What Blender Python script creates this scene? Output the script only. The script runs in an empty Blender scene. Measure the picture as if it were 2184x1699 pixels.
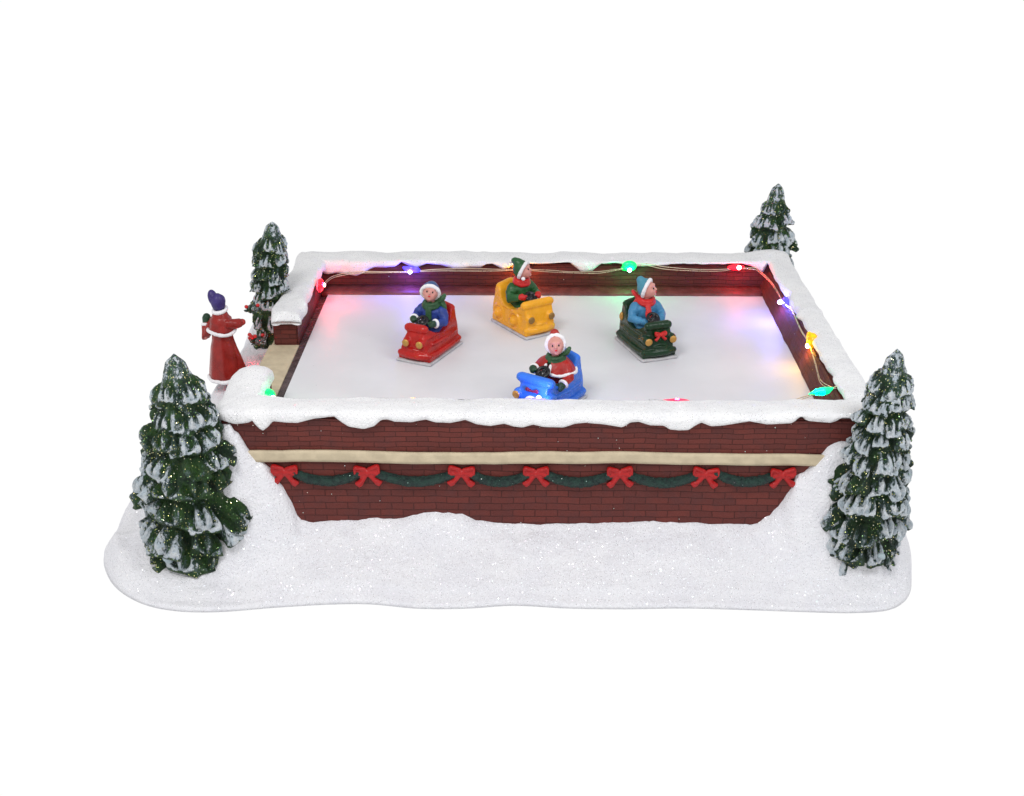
import bpy, bmesh, math, random
import numpy as np
from mathutils import Vector, Matrix, kdtree

# ------------------------------------------------------------------ scale: model units -> metres (tabletop ornament, 36 cm wide)
S = 0.036
T = 2.6            # height of the top of the snow capped walls, in model units
ICE = 2.0
SC = bpy.context.scene
COL = SC.collection

# ------------------------------------------------------------------ camera
cam_d = bpy.data.cameras.new('camera')
cam = bpy.data.objects.new('camera', cam_d)
COL.objects.link(cam)
SC.camera = cam
cam_d.sensor_width = 36
cam_d.lens = 36 * 2600 / 2184
cam_d.clip_start = 0.01
cam_d.clip_end = 50
cam.location = Vector((-.36, -16.1, T + 7.68)) * S
cam.rotation_euler = (math.radians(90 - 24.8), 0, math.atan(.0115))

# ------------------------------------------------------------------ world: white studio surround, a little dimmer overhead
W = bpy.data.worlds.new('World')
SC.world = W
W.use_nodes = True
nt = W.node_tree
bg = nt.nodes['Background']
tc = nt.nodes.new('ShaderNodeTexCoord')
sx = nt.nodes.new('ShaderNodeSeparateXYZ')
mr = nt.nodes.new('ShaderNodeMapRange')
mr.inputs['From Min'].default_value = 0.0
mr.inputs['From Max'].default_value = 0.35
mr.inputs['To Min'].default_value = 1.02
mr.inputs['To Max'].default_value = 0.55
nt.links.new(tc.outputs['Generated'], sx.inputs[0])
nt.links.new(sx.outputs['Z'], mr.inputs['Value'])
nt.links.new(mr.outputs[0], bg.inputs['Strength'])
bg.inputs['Color'].default_value = (1, 1, 1, 1)

def area(name, loc, target, size, power, col=(1, 1, 1)):
    d = bpy.data.lights.new(name, 'AREA')
    d.shape = 'RECTANGLE'
    d.size, d.size_y = size[0] * S, size[1] * S
    d.energy = power * S * S
    d.color = col
    o = bpy.data.objects.new(name, d)
    COL.objects.link(o)
    o.location = Vector(loc) * S
    dr = (Vector(target) - Vector(loc)).normalized()
    o.rotation_euler = dr.to_track_quat('-Z', 'Y').to_euler()
    return o
area('softbox_key', (-7, -9, 19), (0, 2, 1), (7, 6), 1950, (1, .985, .97))
area('softbox_fill', (10, -6, 16), (0, 3, 1), (8, 8), 900, (.95, .97, 1))

SC.view_settings.view_transform = 'Standard'
SC.view_settings.look = 'None'
SC.view_settings.exposure = 0
SC.view_settings.gamma = 1
SC.view_settings.use_curve_mapping = False
SC.render.film_transparent = False
SC.cycles.use_denoising = True
SC.cycles.sample_clamp_indirect = 4
SC.cycles.max_bounces = 8

# ================================================================== helpers
def hash3(ix, iy, iz, seed):
    n = (ix * 374761393 + iy * 668265263 + iz * 2147483647 + seed * 1274126177) & 0xffffffff
    n = ((n ^ (n >> 13)) * 1274126177) & 0xffffffff
    n = (n ^ (n >> 16)) & 0xffffffff
    return n / 4294967295.0

def vnoise(p, freq, seed=0):
    q = np.asarray(p, float) * freq
    i = np.floor(q).astype(np.int64)
    f = q - i
    f = f * f * (3 - 2 * f)
    out = 0
    for dx in (0, 1):
        for dy in (0, 1):
            for dz in (0, 1):
                w = (f[:, 0] if dx else 1 - f[:, 0]) * (f[:, 1] if dy else 1 - f[:, 1]) * (f[:, 2] if dz else 1 - f[:, 2])
                out = out + w * hash3(i[:, 0] + dx, i[:, 1] + dy, i[:, 2] + dz, seed)
    return out * 2 - 1

def fnoise(p, freq, octv=3, seed=0):
    a, o, t = 1., 0, 0
    for k in range(octv):
        o = o + a * vnoise(p, freq * 2 ** k, seed + k * 17)
        t += a
        a *= .5
    return o / t

def mesh_obj(name, verts, faces, mat, parent=None, smooth=True, attr=None):
    """verts in model units, local to parent"""
    me = bpy.data.meshes.new(name)
    v = np.asarray(verts, float) * S
    me.from_pydata([tuple(x) for x in v], [], [tuple(f) for f in faces])
    me.materials.append(mat)
    if smooth:
        me.polygons.foreach_set('use_smooth', [True] * len(me.polygons))
    if attr:
        for k, a in attr.items():
            at = me.attributes.new(k, 'FLOAT', 'POINT')
            at.data.foreach_set('value', np.asarray(a, np.float32))
    me.update()
    o = bpy.data.objects.new(name, me)
    COL.objects.link(o)
    if parent:
        o.parent = parent
    return o

def tag(o, label=None, cat=None, group=None, kind=None):
    if label: o['label'] = label
    if cat: o['category'] = cat
    if group: o['group'] = group
    if kind: o['kind'] = kind
    return o

def empty(name, loc, rz, label, cat, group=None):
    o = bpy.data.objects.new(name, None)
    COL.objects.link(o)
    o.location = Vector(loc) * S
    o.rotation_euler = (0, 0, rz)
    o.empty_display_size = .01
    return tag(o, label, cat, group)

class Sc:
    """collects closed lumps and fuses them into one soft sculpted surface"""
    def __init__(self): self.v = []; self.f = []; self.n = 0
    def add(self, v, f):
        self.v.append(np.asarray(v, float))
        self.f += [tuple(i + self.n for i in g) for g in f]
        self.n += len(v)
        return self
    def ell(self, c, r, M=None, nu=20, nv=12, cut=None):
        v = [(0, 0, 1)]
        for j in range(1, nv):
            t = math.pi * j / nv
            for i in range(nu):
                a = 2 * math.pi * i / nu
                v.append((math.sin(t) * math.cos(a), math.sin(t) * math.sin(a), math.cos(t)))
        v.append((0, 0, -1))
        f = [(0, 1 + i, 1 + (i + 1) % nu) for i in range(nu)]
        for j in range(nv - 2):
            for i in range(nu):
                a = 1 + j * nu
                f.append((a + i, a + nu + i, a + nu + (i + 1) % nu, a + (i + 1) % nu))
        b = 1 + (nv - 2) * nu
        f += [(b + i, len(v) - 1, b + (i + 1) % nu) for i in range(nu)]
        v = np.array(v)
        if cut is not None:       # flatten everything beyond a plane (n, d) in unit-sphere space
            n, d = np.array(cut[0]), cut[1]
            e = v @ n - d
            e = np.where(e > 0, e, 0)
            v = v - e[:, None] * n
        v = v * np.array(r)
        if M is not None: v = v @ np.array(M.to_3x3()).T
        return self.add(v + np.array(c), f)
    def tube(self, pts, rad, n=14, flat=1.0, updir=(0, 0, 1), closed=False):
        P = np.array(pts, float)
        if np.isscalar(rad): rad = [rad] * len(P)
        R = list(rad)
        if not closed:   # round ends
            d0 = P[1] - P[0]; d0 /= np.linalg.norm(d0)
            d1 = P[-1] - P[-2]; d1 /= np.linalg.norm(d1)
            P = np.vstack([P[0] - d0 * R[0] * .95, P[0] - d0 * R[0] * .7, P, P[-1] + d1 * R[-1] * .7, P[-1] + d1 * R[-1] * .95])
            R = [R[0] * .25, R[0] * .7] + R + [R[-1] * .7, R[-1] * .25]
        m = len(P)
        v = []
        for k in range(m):
            a = P[(k + 1) % m] if (closed or k < m - 1) else P[k]
            b = P[k - 1] if (closed or k > 0) else P[k]
            t = a - b; t /= np.linalg.norm(t) + 1e-12
            u = np.array(updir, float)
            if abs(t @ u) > .95: u = np.array((1., 0, 0))
            s = np.cross(t, u); s /= np.linalg.norm(s)
            w = np.cross(s, t)
            for i in range(n):
                an = 2 * math.pi * i / n
                v.append(P[k] + R[k] * (math.cos(an) * s + flat * math.sin(an) * w))
        f = []
        for k in range(m if closed else m - 1):
            for i in range(n):
                a, b = k * n, ((k + 1) % m) * n
                f.append((a + i, a + (i + 1) % n, b + (i + 1) % n, b + i))
        if not closed:
            f.append(tuple(range(n))[::-1])
            f.append(tuple((m - 1) * n + i for i in range(n)))
        return self.add(v, f)
    def torus(self, c, R, r, M=None, n=28, m=10, arc=None, ry=None):
        a0, a1 = arc if arc else (0, 2 * math.pi)
        k = n if arc is None else n + 1
        ry = ry or R
        pts = []
        for i in range(k):
            a = a0 + (a1 - a0) * i / n
            p = Vector((R * math.cos(a), ry * math.sin(a), 0))
            if M is not None: p = M.to_3x3() @ p
            pts.append(np.array(p) + np.array(c))
        up = M.to_3x3() @ Vector((0, 0, 1)) if M is not None else (0, 0, 1)
        return self.tube(pts, r, n=m, updir=up, closed=arc is None)
    def prism(self, prof, w, bev=0.0, wf=None):
        """side profile (x,z) extruded along y to half width w (wf: per point half width)"""
        k = len(prof)
        v = []
        for s in (-1, 1):
            for i, (x, z) in enumerate(prof):
                ww = wf[i] if wf else w
                v.append((x, s * ww, z))
        from mathutils.geometry import tessellate_polygon
        tri = tessellate_polygon([[Vector((x, z, 0)) for x, z in prof]])
        f = [tuple(t) for t in tri] + [tuple(i + k for i in t[::-1]) for t in tri]
        for i in range(k):
            j = (i + 1) % k
            f.append((i, k + i, k + j, j))
        # triangulate caps robustly
        bm = bmesh.new()
        bv = [bm.verts.new(p) for p in v]
        for g in f: bm.faces.new([bv[i] for i in g])
        bmesh.ops.triangulate(bm, faces=[q for q in bm.faces if len(q.verts) > 4])
        bmesh.ops.recalc_face_normals(bm, faces=bm.faces)
        if bev and w < .1:
            bmesh.ops.dissolve_limit(bm, angle_limit=.01, verts=bm.verts, edges=bm.edges)
            bmesh.ops.bevel(bm, geom=list(bm.edges), offset=bev, segments=2, affect='EDGES', clamp_overlap=True)
        bm.verts.index_update()
        V = [tuple(q.co) for q in bm.verts]; F = [tuple(q.index for q in g.verts) for g in bm.faces]
        bm.free()
        return self.add(V, F)
    def box(self, c, h, M=None, bev=.02):
        bm = bmesh.new()
        bmesh.ops.create_cube(bm, size=2)
        for q in bm.verts: q.co = Vector((q.co.x * h[0], q.co.y * h[1], q.co.z * h[2]))
        if bev: bmesh.ops.bevel(bm, geom=list(bm.edges), offset=bev, segments=3, affect='EDGES', profile=.7, clamp_overlap=True)
        if M is not None: bmesh.ops.transform(bm, matrix=M.to_4x4(), verts=bm.verts)
        bm.verts.index_update()
        V = [tuple(q.co + Vector(c)) for q in bm.verts]; F = [tuple(q.index for q in g.verts) for g in bm.faces]
        bm.free()
        return self.add(V, F)
    def build(self, name, mat, parent, vox=None, smooth=3, M=None, attr=None, rough=0, seed=0):
        V = np.vstack(self.v)
        if M is not None:
            A = np.array(M.to_4x4()); V = V @ A[:3, :3].T + A[:3, 3]
        if not vox:
            return mesh_obj(name, V, self.f, mat, parent)
        me = bpy.data.meshes.new('tmp')
        me.from_pydata([tuple(x) for x in V], [], self.f)
        bm = bmesh.new(); bm.from_mesh(me)
        bmesh.ops.recalc_face_normals(bm, faces=bm.faces)
        bm.to_mesh(me); bm.free()
        o = bpy.data.objects.new('tmp', me)
        COL.objects.link(o)
        r = o.modifiers.new('r', 'REMESH'); r.mode = 'VOXEL'; r.voxel_size = vox; r.use_smooth_shade = True
        if smooth:
            s = o.modifiers.new('s', 'SMOOTH'); s.iterations = smooth; s.factor = .5
        dg = bpy.context.evaluated_depsgraph_get()
        dg.update()
        ev = o.evaluated_get(dg)
        m2 = ev.to_mesh()
        vv = np.empty(len(m2.vertices) * 3); m2.vertices.foreach_get('co', vv)
        vv = vv.reshape(-1, 3)
        if rough:
            nn = np.empty(len(m2.vertices) * 3); m2.vertices.foreach_get('normal', nn)
            vv = vv + nn.reshape(-1, 3) * (fnoise(vv, 14, 2, seed)[:, None] * rough)
        ff = [tuple(p.vertices) for p in m2.polygons]
        ev.to_mesh_clear()
        bpy.data.objects.remove(o); bpy.data.meshes.remove(me)
        return mesh_obj(name, vv, ff, mat, parent)

def rotm(ax, deg): return Matrix.Rotation(math.radians(deg), 4, ax)

# ================================================================== materials
class NB:
    def __init__(self, name):
        self.m = bpy.data.materials.new(name); self.m.use_nodes = True
        self.t = self.m.node_tree
        self.p = self.t.nodes['Principled BSDF']
        self.out = self.t.nodes['Material Output']
        c = self.n('ShaderNodeTexCoord')
        mp = self.n('ShaderNodeMapping'); mp.inputs['Scale'].default_value = (1 / S,) * 3
        self.l(c.outputs['Object'], mp.inputs['Vector'])
        self.co = mp.outputs[0]
    def n(self, ty, **k):
        o = self.t.nodes.new(ty)
        for a, b in k.items(): setattr(o, a, b)
        return o
    def l(self, a, b): self.t.links.new(a, b)
    def val(self, x, sock):
        if hasattr(x, 'links') or isinstance(x, bpy.types.NodeSocket): self.l(x, sock)
        else: sock.default_value = x
    def math(self, op, a, b=0.0, c=None, clamp=False):
        o = self.n('ShaderNodeMath', operation=op); o.use_clamp = clamp
        self.val(a, o.inputs[0]); self.val(b, o.inputs[1])
        if c is not None: self.val(c, o.inputs[2])
        return o.outputs[0]
    def noise(self, scale, detail=3, rough=.55, vec=None, out='Fac'):
        o = self.n('ShaderNodeTexNoise'); o.inputs['Scale'].default_value = scale
        o.inputs['Detail'].default_value = detail; o.inputs['Roughness'].default_value = rough
        self.l(vec or self.co, o.inputs['Vector'])
        return o.outputs[out]
    def vor(self, scale, out='Color', feature='F1'):
        o = self.n('ShaderNodeTexVoronoi', feature=feature); o.inputs['Scale'].default_value = scale
        self.l(self.co, o.inputs['Vector'])
        return o.outputs[out]
    def ramp(self, x, a, b, lo=0.0, hi=1.0):
        o = self.n('ShaderNodeMapRange'); o.interpolation_type = 'SMOOTHSTEP'
        self.l(x, o.inputs['Value'])
        o.inputs['From Min'].default_value = a; o.inputs['From Max'].default_value = b
        o.inputs['To Min'].default_value = lo; o.inputs['To Max'].default_value = hi
        return o.outputs[0]
    def mix(self, f, a, b):
        o = self.n('ShaderNodeMix', data_type='RGBA')
        self.val(f, o.inputs['Factor'])
        for x, s in ((a, o.inputs['A']), (b, o.inputs['B'])):
            if isinstance(x, tuple): s.default_value = (*x[:3], 1)
            else: self.l(x, s)
        return o.outputs['Result']
    def bump(self, h, dist, strength=1.0, normal=None):
        o = self.n('ShaderNodeBump'); o.inputs['Strength'].default_value = strength
        o.inputs['Distance'].default_value = dist * S
        self.l(h, o.inputs['Height'])
        if normal: self.l(normal, o.inputs['Normal'])
        return o.outputs[0]
    def glitter(self, scale, density, size, cols, rough=.28, tilt=.75, base=None, extra=None, amt=1.0):
        """tiny mirror flakes: mixed over the surface shader; each flake faces its own way"""
        v = self.n('ShaderNodeTexVoronoi'); v.inputs['Scale'].default_value = scale
        self.l(self.co, v.inputs['Vector'])
        sp = self.n('ShaderNodeSeparateColor'); self.l(v.outputs['Color'], sp.inputs[0])
        pick = self.math('GREATER_THAN', sp.outputs[0], 1 - density)
        near = self.math('LESS_THAN', v.outputs['Distance'], size)
        mask = self.math('MULTIPLY', self.math('MULTIPLY', pick, near), amt)
        if extra is not None: mask = self.math('MULTIPLY', mask, extra)
        g = self.n('ShaderNodeNewGeometry')
        sub = self.n('ShaderNodeVectorMath', operation='SUBTRACT'); self.l(v.outputs['Color'], sub.inputs[0]); sub.inputs[1].default_value = (.5, .5, .5)
        # a second hash so pick and direction are not tied
        wn = self.n('ShaderNodeTexWhiteNoise'); self.l(v.outputs['Color'], wn.inputs['Vector'])
        sb = self.n('ShaderNodeVectorMath', operation='SUBTRACT'); self.l(wn.outputs['Color'], sb.inputs[0]); sb.inputs[1].default_value = (.5, .5, .5)
        sc = self.n('ShaderNodeVectorMath', operation='SCALE'); self.l(sb.outputs[0], sc.inputs[0]); sc.inputs['Scale'].default_value = tilt * 2
        ad = self.n('ShaderNodeVectorMath', operation='ADD'); self.l(g.outputs['Normal'], ad.inputs[0]); self.l(sc.outputs[0], ad.inputs[1])
        nm = self.n('ShaderNodeVectorMath', operation='NORMALIZE'); self.l(ad.outputs[0], nm.inputs[0])
        cr = self.n('ShaderNodeValToRGB'); cr.color_ramp.interpolation = 'CONSTANT'
        els = cr.color_ramp.elements
        while len(els) > 1: els.remove(els[-1])
        for i, c in enumerate(cols):
            e = els[0] if i == 0 else els.new(i / len(cols))
            e.color = (*c, 1)
        self.l(wn.outputs['Value'], cr.inputs[0])
        gl = self.n('ShaderNodeBsdfGlossy'); gl.inputs['Roughness'].default_value = rough
        self.l(cr.outputs[0], gl.inputs['Color']); self.l(nm.outputs[0], gl.inputs['Normal'])
        mx = self.n('ShaderNodeMixShader')
        self.l(mask, mx.inputs[0]); self.l(base or self.p.outputs[0], mx.inputs[1]); self.l(gl.outputs[0], mx.inputs[2])
        self.l(mx.outputs[0], self.out.inputs['Surface'])
        return mx.outputs[0]

def snow_mat(name, c1, c2, gl=1.0, grain=1.0):
    b = NB(name)
    n1 = b.noise(2.2, 4); n2 = b.noise(30, 3)
    b.l(b.mix(b.ramp(n1, .35, .65), c1, c2), b.p.inputs['Base Color'])
    b.p.inputs['Roughness'].default_value = .75
    b.p.inputs['Specular IOR Level'].default_value = .3
    h = b.math('ADD', b.math('MULTIPLY', b.noise(26, 4, .65), 1.0), b.math('MULTIPLY', b.noise(7, 3), .8))
    b.l(b.bump(h, .06 * grain, .8), b.p.inputs['Normal'])
    cl = [(1, 1, 1), (.75, 1, .95), (1, .8, 1), (.8, .9, 1), (1, 1, 1), (1, .92, .8)]
    s1 = b.glitter(56, .16 * gl, .36, cl, .15, .8, amt=.5)
    b.glitter(90, .16 * gl, .42, cl, .3, .7, base=s1, amt=.3)
    return b.m
SNOW = snow_mat('snow_glitter', (.87, .87, .92), (.91, .91, .95))
SNOWCAP = snow_mat('snow_cap_glitter', (.85, .85, .87), (.90, .90, .91), 1.2, .6)

def paint(name, col, rough=.38, var=.16, bump=.010, metal=0.0, spec=.36, sheen=0, tint=None):
    b = NB(name)
    n = b.noise(5, 4)
    dk = tuple(c * (1 - var) for c in col); lt = tint or tuple(min(1, c * (1 + var) + .004) for c in col)
    b.l(b.mix(b.ramp(n, .3, .7), dk, lt), b.p.inputs['Base Color'])
    b.p.inputs['Roughness'].default_value = rough
    b.p.inputs['Metallic'].default_value = metal
    b.p.inputs['Specular IOR Level'].default_value = spec
    b.l(b.ramp(b.noise(9, 2), .3, .7, rough * .8, min(1, rough * 1.3)), b.p.inputs['Roughness'])
    h = b.math('ADD', b.noise(12, 3), b.math('MULTIPLY', b.noise(45, 2), .3))
    b.l(b.bump(h, bump * 1.1, .7), b.p.inputs['Normal'])
    return b.m

def brick_mat():
    b = NB('brick_paint')
    sep = b.n('ShaderNodeSeparateXYZ'); b.l(b.co, sep.inputs[0])
    w1 = b.noise(1.3, 2); w2 = b.noise(5, 2)
    u = b.math('ADD', b.math('ADD', sep.outputs[0], sep.outputs[1]), b.math('MULTIPLY', w2, .05))
    v = b.math('ADD', sep.outputs[2], b.math('ADD', b.math('MULTIPLY', w1, .07), b.math('MULTIPLY', w2, .012)))
    cb = b.n('ShaderNodeCombineXYZ'); b.l(u, cb.inputs[0]); b.l(v, cb.inputs[1])
    A, Bc = (.150, .033, .026), (.110, .027, .023)
    mort = (.066, .018, .015)
    def bt(bw, rh, ms):
        o = b.n('ShaderNodeTexBrick'); b.l(cb.outputs[0], o.inputs['Vector'])
        o.inputs['Scale'].default_value = 1; o.inputs['Brick Width'].default_value = bw; o.inputs['Row Height'].default_value = rh
        o.inputs['Mortar Size'].default_value = ms; o.inputs['Mortar Smooth'].default_value = .35
        o.inputs['Color1'].default_value = (*A, 1); o.inputs['Color2'].default_value = (*Bc, 1); o.inputs['Mortar'].default_value = (*mort, 1)
        return o
    lo, hi = bt(.335, .112, .0060), bt(.32, .083, .0052)
    sel = b.math('GREATER_THAN', sep.outputs[2], 1.9)
    col = b.mix(sel, lo.outputs['Color'], hi.outputs['Color'])
    fac = b.n('ShaderNodeMix', data_type='FLOAT'); b.l(sel, fac.inputs['Factor'])
    b.l(lo.outputs['Fac'], fac.inputs[2]); b.l(hi.outputs['Fac'], fac.inputs[3])
    dirt = b.ramp(b.noise(3, 5, .6), .42, .72, 0, .55)
    col = b.mix(dirt, col, (.085, .03, .03))
    dust = b.ramp(b.noise(9, 6, .75), .66, .8, 0, .35)
    col = b.mix(dust, col, (.33, .22, .21))
    b.l(col, b.p.inputs['Base Color'])
    b.p.inputs['Roughness'].default_value = .55
    b.p.inputs['Specular IOR Level'].default_value = .2
    h = b.math('SUBTRACT', b.math('MULTIPLY', b.noise(22, 4, .65), .5), b.math('MULTIPLY', fac.outputs[0], 1.1))
    b.l(b.bump(h, .03, .9), b.p.inputs['Normal'])
    b.glitter(22, .022, .14, [(1, 1, 1), (.8, 1, .9), (1, .9, .8)], .3, .5)
    return b.m
BRICK = brick_mat()
TAN = paint('tan_paint', (.53, .445, .31), .6, .10, .012, spec=.3)
LEDGE = paint('ledge_paint', (.15, .038, .035), .4, .25, .02)
KICK = paint('dark_strip', (.075, .050, .052), .25, .4, .006)
SHADE = paint('grey_shade_paint', (.12, .12, .14), .6, .2, .02)  # dark grey painted in place of shade under the cap

def ice_mat():
    b = NB('ice_board')
    n = b.noise(60, 3, .7)
    c = b.mix(b.ramp(b.noise(.7, 3), .35, .65), (.69, .69, .72), (.74, .74, .77))
    c = b.mix(b.ramp(n, .3, .7, 0, .25), c, (.68, .67, .72))
    sp = b.vor(3.1, 'Distance')
    c = b.mix(b.ramp(sp, .014, .022, .75, 0), c, (.12, .12, .13))
    b.l(c, b.p.inputs['Base Color'])
    b.l(b.ramp(b.noise(4, 3), .3, .7, .44, .52), b.p.inputs['Roughness'])
    b.p.inputs['Specular IOR Level'].default_value = .28
    b.l(b.bump(b.noise(70, 2), .004, .6), b.p.inputs['Normal'])
    return b.m
ICEM = ice_mat()

def tree_mat(name, snowamt=0.0, green=(.007, .028, .012), green2=(.024, .075, .012)):
    b = NB(name)
    at = b.n('ShaderNodeAttribute', attribute_name='snow')
    at2 = b.n('ShaderNodeAttribute', attribute_name='ridge')
    g = b.mix(b.ramp(b.noise(5, 3), .35, .65), green, green2)
    g = b.mix(b.ramp(b.noise(30, 3), .5, .75, 0, .7), g, (.010, .022, .020))
    mp2 = b.n('ShaderNodeMapping'); mp2.inputs['Scale'].default_value = (1, 1, .38); b.l(b.co, mp2.inputs['Vector'])
    strk = b.noise(26, 4, .7, vec=mp2.outputs[0])
    nz = b.math('ADD', b.math('MULTIPLY', b.math('SUBTRACT', b.noise(15, 6, .75), .5), 1.9), b.math('MULTIPLY', b.math('SUBTRACT', strk, .5), 1.9))
    s = b.math('ADD', at.outputs['Fac'], nz)
    s = b.math('ADD', s, b.math('MULTIPLY', at2.outputs['Fac'], .35))
    m = b.ramp(b.math('ADD', s, snowamt), .44, .66)
    halo = b.ramp(b.math('ADD', s, snowamt), .12, .52, 0, .5)
    g = b.mix(halo, g, (.14, .22, .25))
    c = b.mix(m, g, b.mix(b.ramp(b.noise(12, 3), .35, .7), (.56, .65, .72), (.80, .84, .88)))
    b.l(c, b.p.inputs['Base Color'])
    b.p.inputs['Roughness'].default_value = .42
    b.p.inputs['Specular IOR Level'].default_value = .45
    h = b.math('ADD', b.math('ADD', b.math('MULTIPLY', b.noise(24, 4, .7), .7), b.math('MULTIPLY', strk, 1.1)), b.math('MULTIPLY', m, .35))
    b.l(b.bump(h, .07, 1.0), b.p.inputs['Normal'])
    b.glitter(36, .5, .28, [(.95, .9, .45), (.75, .85, .3), (1, 1, .8), (.9, .8, .4), (.4, .7, .3)], .25, .8,
              extra=b.math('SUBTRACT', 1.0, b.math('MULTIPLY', m, .8)))
    return b.m
GLUEW = None
TREE_L = tree_mat('pine_paint_front_left', .0)
TREE_R = tree_mat('pine_paint_front_right', .12, (.006, .022, .012), (.014, .050, .010))
TREE_B = tree_mat('pine_paint_back', .12)

SKIN = paint('skin_paint', (.60, .26, .22), .4, .05, .003, tint=(.67, .32, .28))
GLUEW = paint('frosty_blue_glue', (.36, .44, .48), .35, .15, .02)
WHITE = paint('white_trim_paint', (.82, .81, .84), .55, .05, .03)
BASEW = paint('grey_white_plate', (.50, .50, .52), .55, .12, .01)
RED = paint('glossy_red_paint', (.43, .010, .008), .24, .12, .006)
YEL = paint('glossy_yellow_paint', (.84, .38, .018), .24, .05, .006)
GRN = paint('glossy_dark_green_paint', (.005, .030, .010), .18, .25, .012)
BLU = paint('glossy_blue_paint', (.030, .17, .72), .26, .10, .006)
GOLD = paint('gold_paint', (.55, .30, .08), .38, .15, .006, metal=.55)
GOLD2 = paint('dull_bronze_paint', (.30, .17, .05), .4, .15, .006, metal=.45)
BLACK = paint('black_paint', (.010, .010, .013), .2, .2, .006)
EYE = paint('dark_eye_paint', (.02, .015, .02), .3, .1, .001)
LIP = paint('lip_paint', (.60, .03, .035), .35, .05, .001)
NAVY = paint('coat_navy_paint', (.020, .045, .235), .4, .3, .018)
HATNAVY = paint('hat_slate_blue_paint', (.040, .090, .230), .5, .15, .010)
MOSS = paint('scarf_green_paint', (.022, .080, .030), .45, .3, .03)
MITT = paint('mitten_green_paint', (.014, .055, .026), .42, .25, .025)
COATG = paint('coat_green_paint', (.018, .095, .025), .38, .25, .015)
COATT = paint('coat_teal_paint', (.050, .215, .400), .42, .15, .012)
HATT = paint('hat_teal_paint', (.060, .240, .330), .5, .1, .010)
HATG = paint('hat_green_paint', (.015, .085, .025), .4, .2, .012)
COATR = paint('coat_red_paint', (.36, .012, .009), .38, .18, .012)
HATR = paint('hat_red_paint', (.36, .022, .016), .45, .15, .010)
SCR = paint('scarf_red_paint', (.55, .018, .018), .38, .15, .025)
ROBE = paint('robe_red_paint', (.25, .012, .009), .28, .18, .010)
PURP = paint('bonnet_purple_paint', (.038, .022, .140), .42, .15, .008)
BOW = paint('bow_red_paint', (.38, .006, .007), .4, .12, .014)
def garland_mat():
    b = NB('garland_paint')
    c = b.mix(b.ramp(b.noise(16, 4), .35, .65), (.006, .022, .020), (.014, .050, .038))
    b.l(c, b.p.inputs['Base Color']); b.p.inputs['Roughness'].default_value = .55
    b.l(b.bump(b.noise(35, 4, .7), .05, 1), b.p.inputs['Normal'])
    b.glitter(30, .05, .2, [(1, 1, 1), (.6, .9, .8)], .3, .5)
    return b.m
GARL = garland_mat()
WIRE = paint('bare_wire', (.80, .66, .48), .3, .1, .002, metal=.9)

def led_mat(name, col, s):
    m = bpy.data.materials.new(name); m.use_nodes = True
    p = m.node_tree.nodes['Principled BSDF']
    p.inputs['Base Color'].default_value = (*col, 1)
    p.inputs['Emission Color'].default_value = (*col, 1)
    p.inputs['Emission Strength'].default_value = s
    p.inputs['Roughness'].default_value = .2
    return m
def glue_mat(name, col, em):
    b = NB(name)
    b.p.inputs['Base Color'].default_value = (*col, 1)
    b.p.inputs['Transmission Weight'].default_value = .35
    b.p.inputs['Roughness'].default_value = .18
    b.p.inputs['Emission Color'].default_value = (*col, 1)
    b.l(b.ramp(b.noise(9, 3), .35, .7, em * .22, em * 1.0), b.p.inputs['Emission Strength'])
    return b.m

# ================================================================== snow ground (base of the ornament)
outline = [(-6.95, .9), (-6.98, .35), (-6.85, -.15), (-6.5, -.72), (-6.0, -1.13), (-5.45, -1.32), (-4.8, -1.34), (-4.0, -1.22), (-3.2, -1.13), (-2.6, -1.12),
           (-1.9, -1.22), (-1.2, -1.21), (-.5, -1.13), (.3, -1.19), (1.1, -1.20), (2.0, -1.17), (2.9, -1.20), (3.7, -1.24), (4.4, -1.26), (4.9, -1.20),
           (5.2, -1.02), (5.42, -.70), (5.58, -.2), (5.70, .35), (5.72, 1.0), (5.66, 2.2), (5.55, 4.5), (5.5, 7.2), (5.35, 8.35), (4.9, 8.85),
           (3.5, 8.6), (0, 8.3), (-3.0, 8.3), (-5.2, 8.3), (-5.95, 7.7), (-6.15, 6.5), (-6.15, 5.2), (-6.25, 4.2), (-6.35, 3.2), (-6.5, 2.3), (-6.75, 1.6)]
def spline(P, n):
    P = np.array(P, float); m = len(P); out = []
    for i in range(m):
        p0, p1, p2, p3 = P[i - 1], P[i], P[(i + 1) % m], P[(i + 2) % m]
        for k in range(n):
            t = k / n
            out.append(.5 * ((2 * p1) + (-p0 + p2) * t + (2 * p0 - 5 * p1 + 4 * p2 - p3) * t * t + (-p0 + 3 * p1 - 3 * p2 + p3) * t ** 3))
    return np.array(out)
def interp(x, pts):
    xs, ys = zip(*pts)
    return np.interp(x, xs, ys)
snowline = [(-6.5, .5), (-5.3, 1.2), (-4.85, 2.42), (-4.70, 2.50), (-4.52, 2.10), (-4.27, 1.83), (-4.17, 1.70), (-4.02, 1.38), (-3.88, 1.05), (-3.78, .81), (-3.55, .775), (-3.354, .785), (-3.0, .80),
            (-2.63, .83), (-2.4, .83), (-2.06, .94), (-1.75, .99), (-1.49, .985), (-1.2, .87), (-.92, .77), (-.5, .735), (-.13, .724), (.4, .74), (.94, .781),
            (1.5, .77), (2.0, .764), (2.5, .78), (2.8, .794), (3.0, .78), (3.22, .813), (3.48, 1.06), (3.6, 1.35), (3.71, 1.62), (3.93, 1.83), (4.15, 2.10), (4.4, 2.2), (4.85, 2.2), (5.4, .9), (6, .6)]
sl_plain = [(-7, .55), (-3.7, .78), (3.2, .80), (6, .6)]
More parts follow.
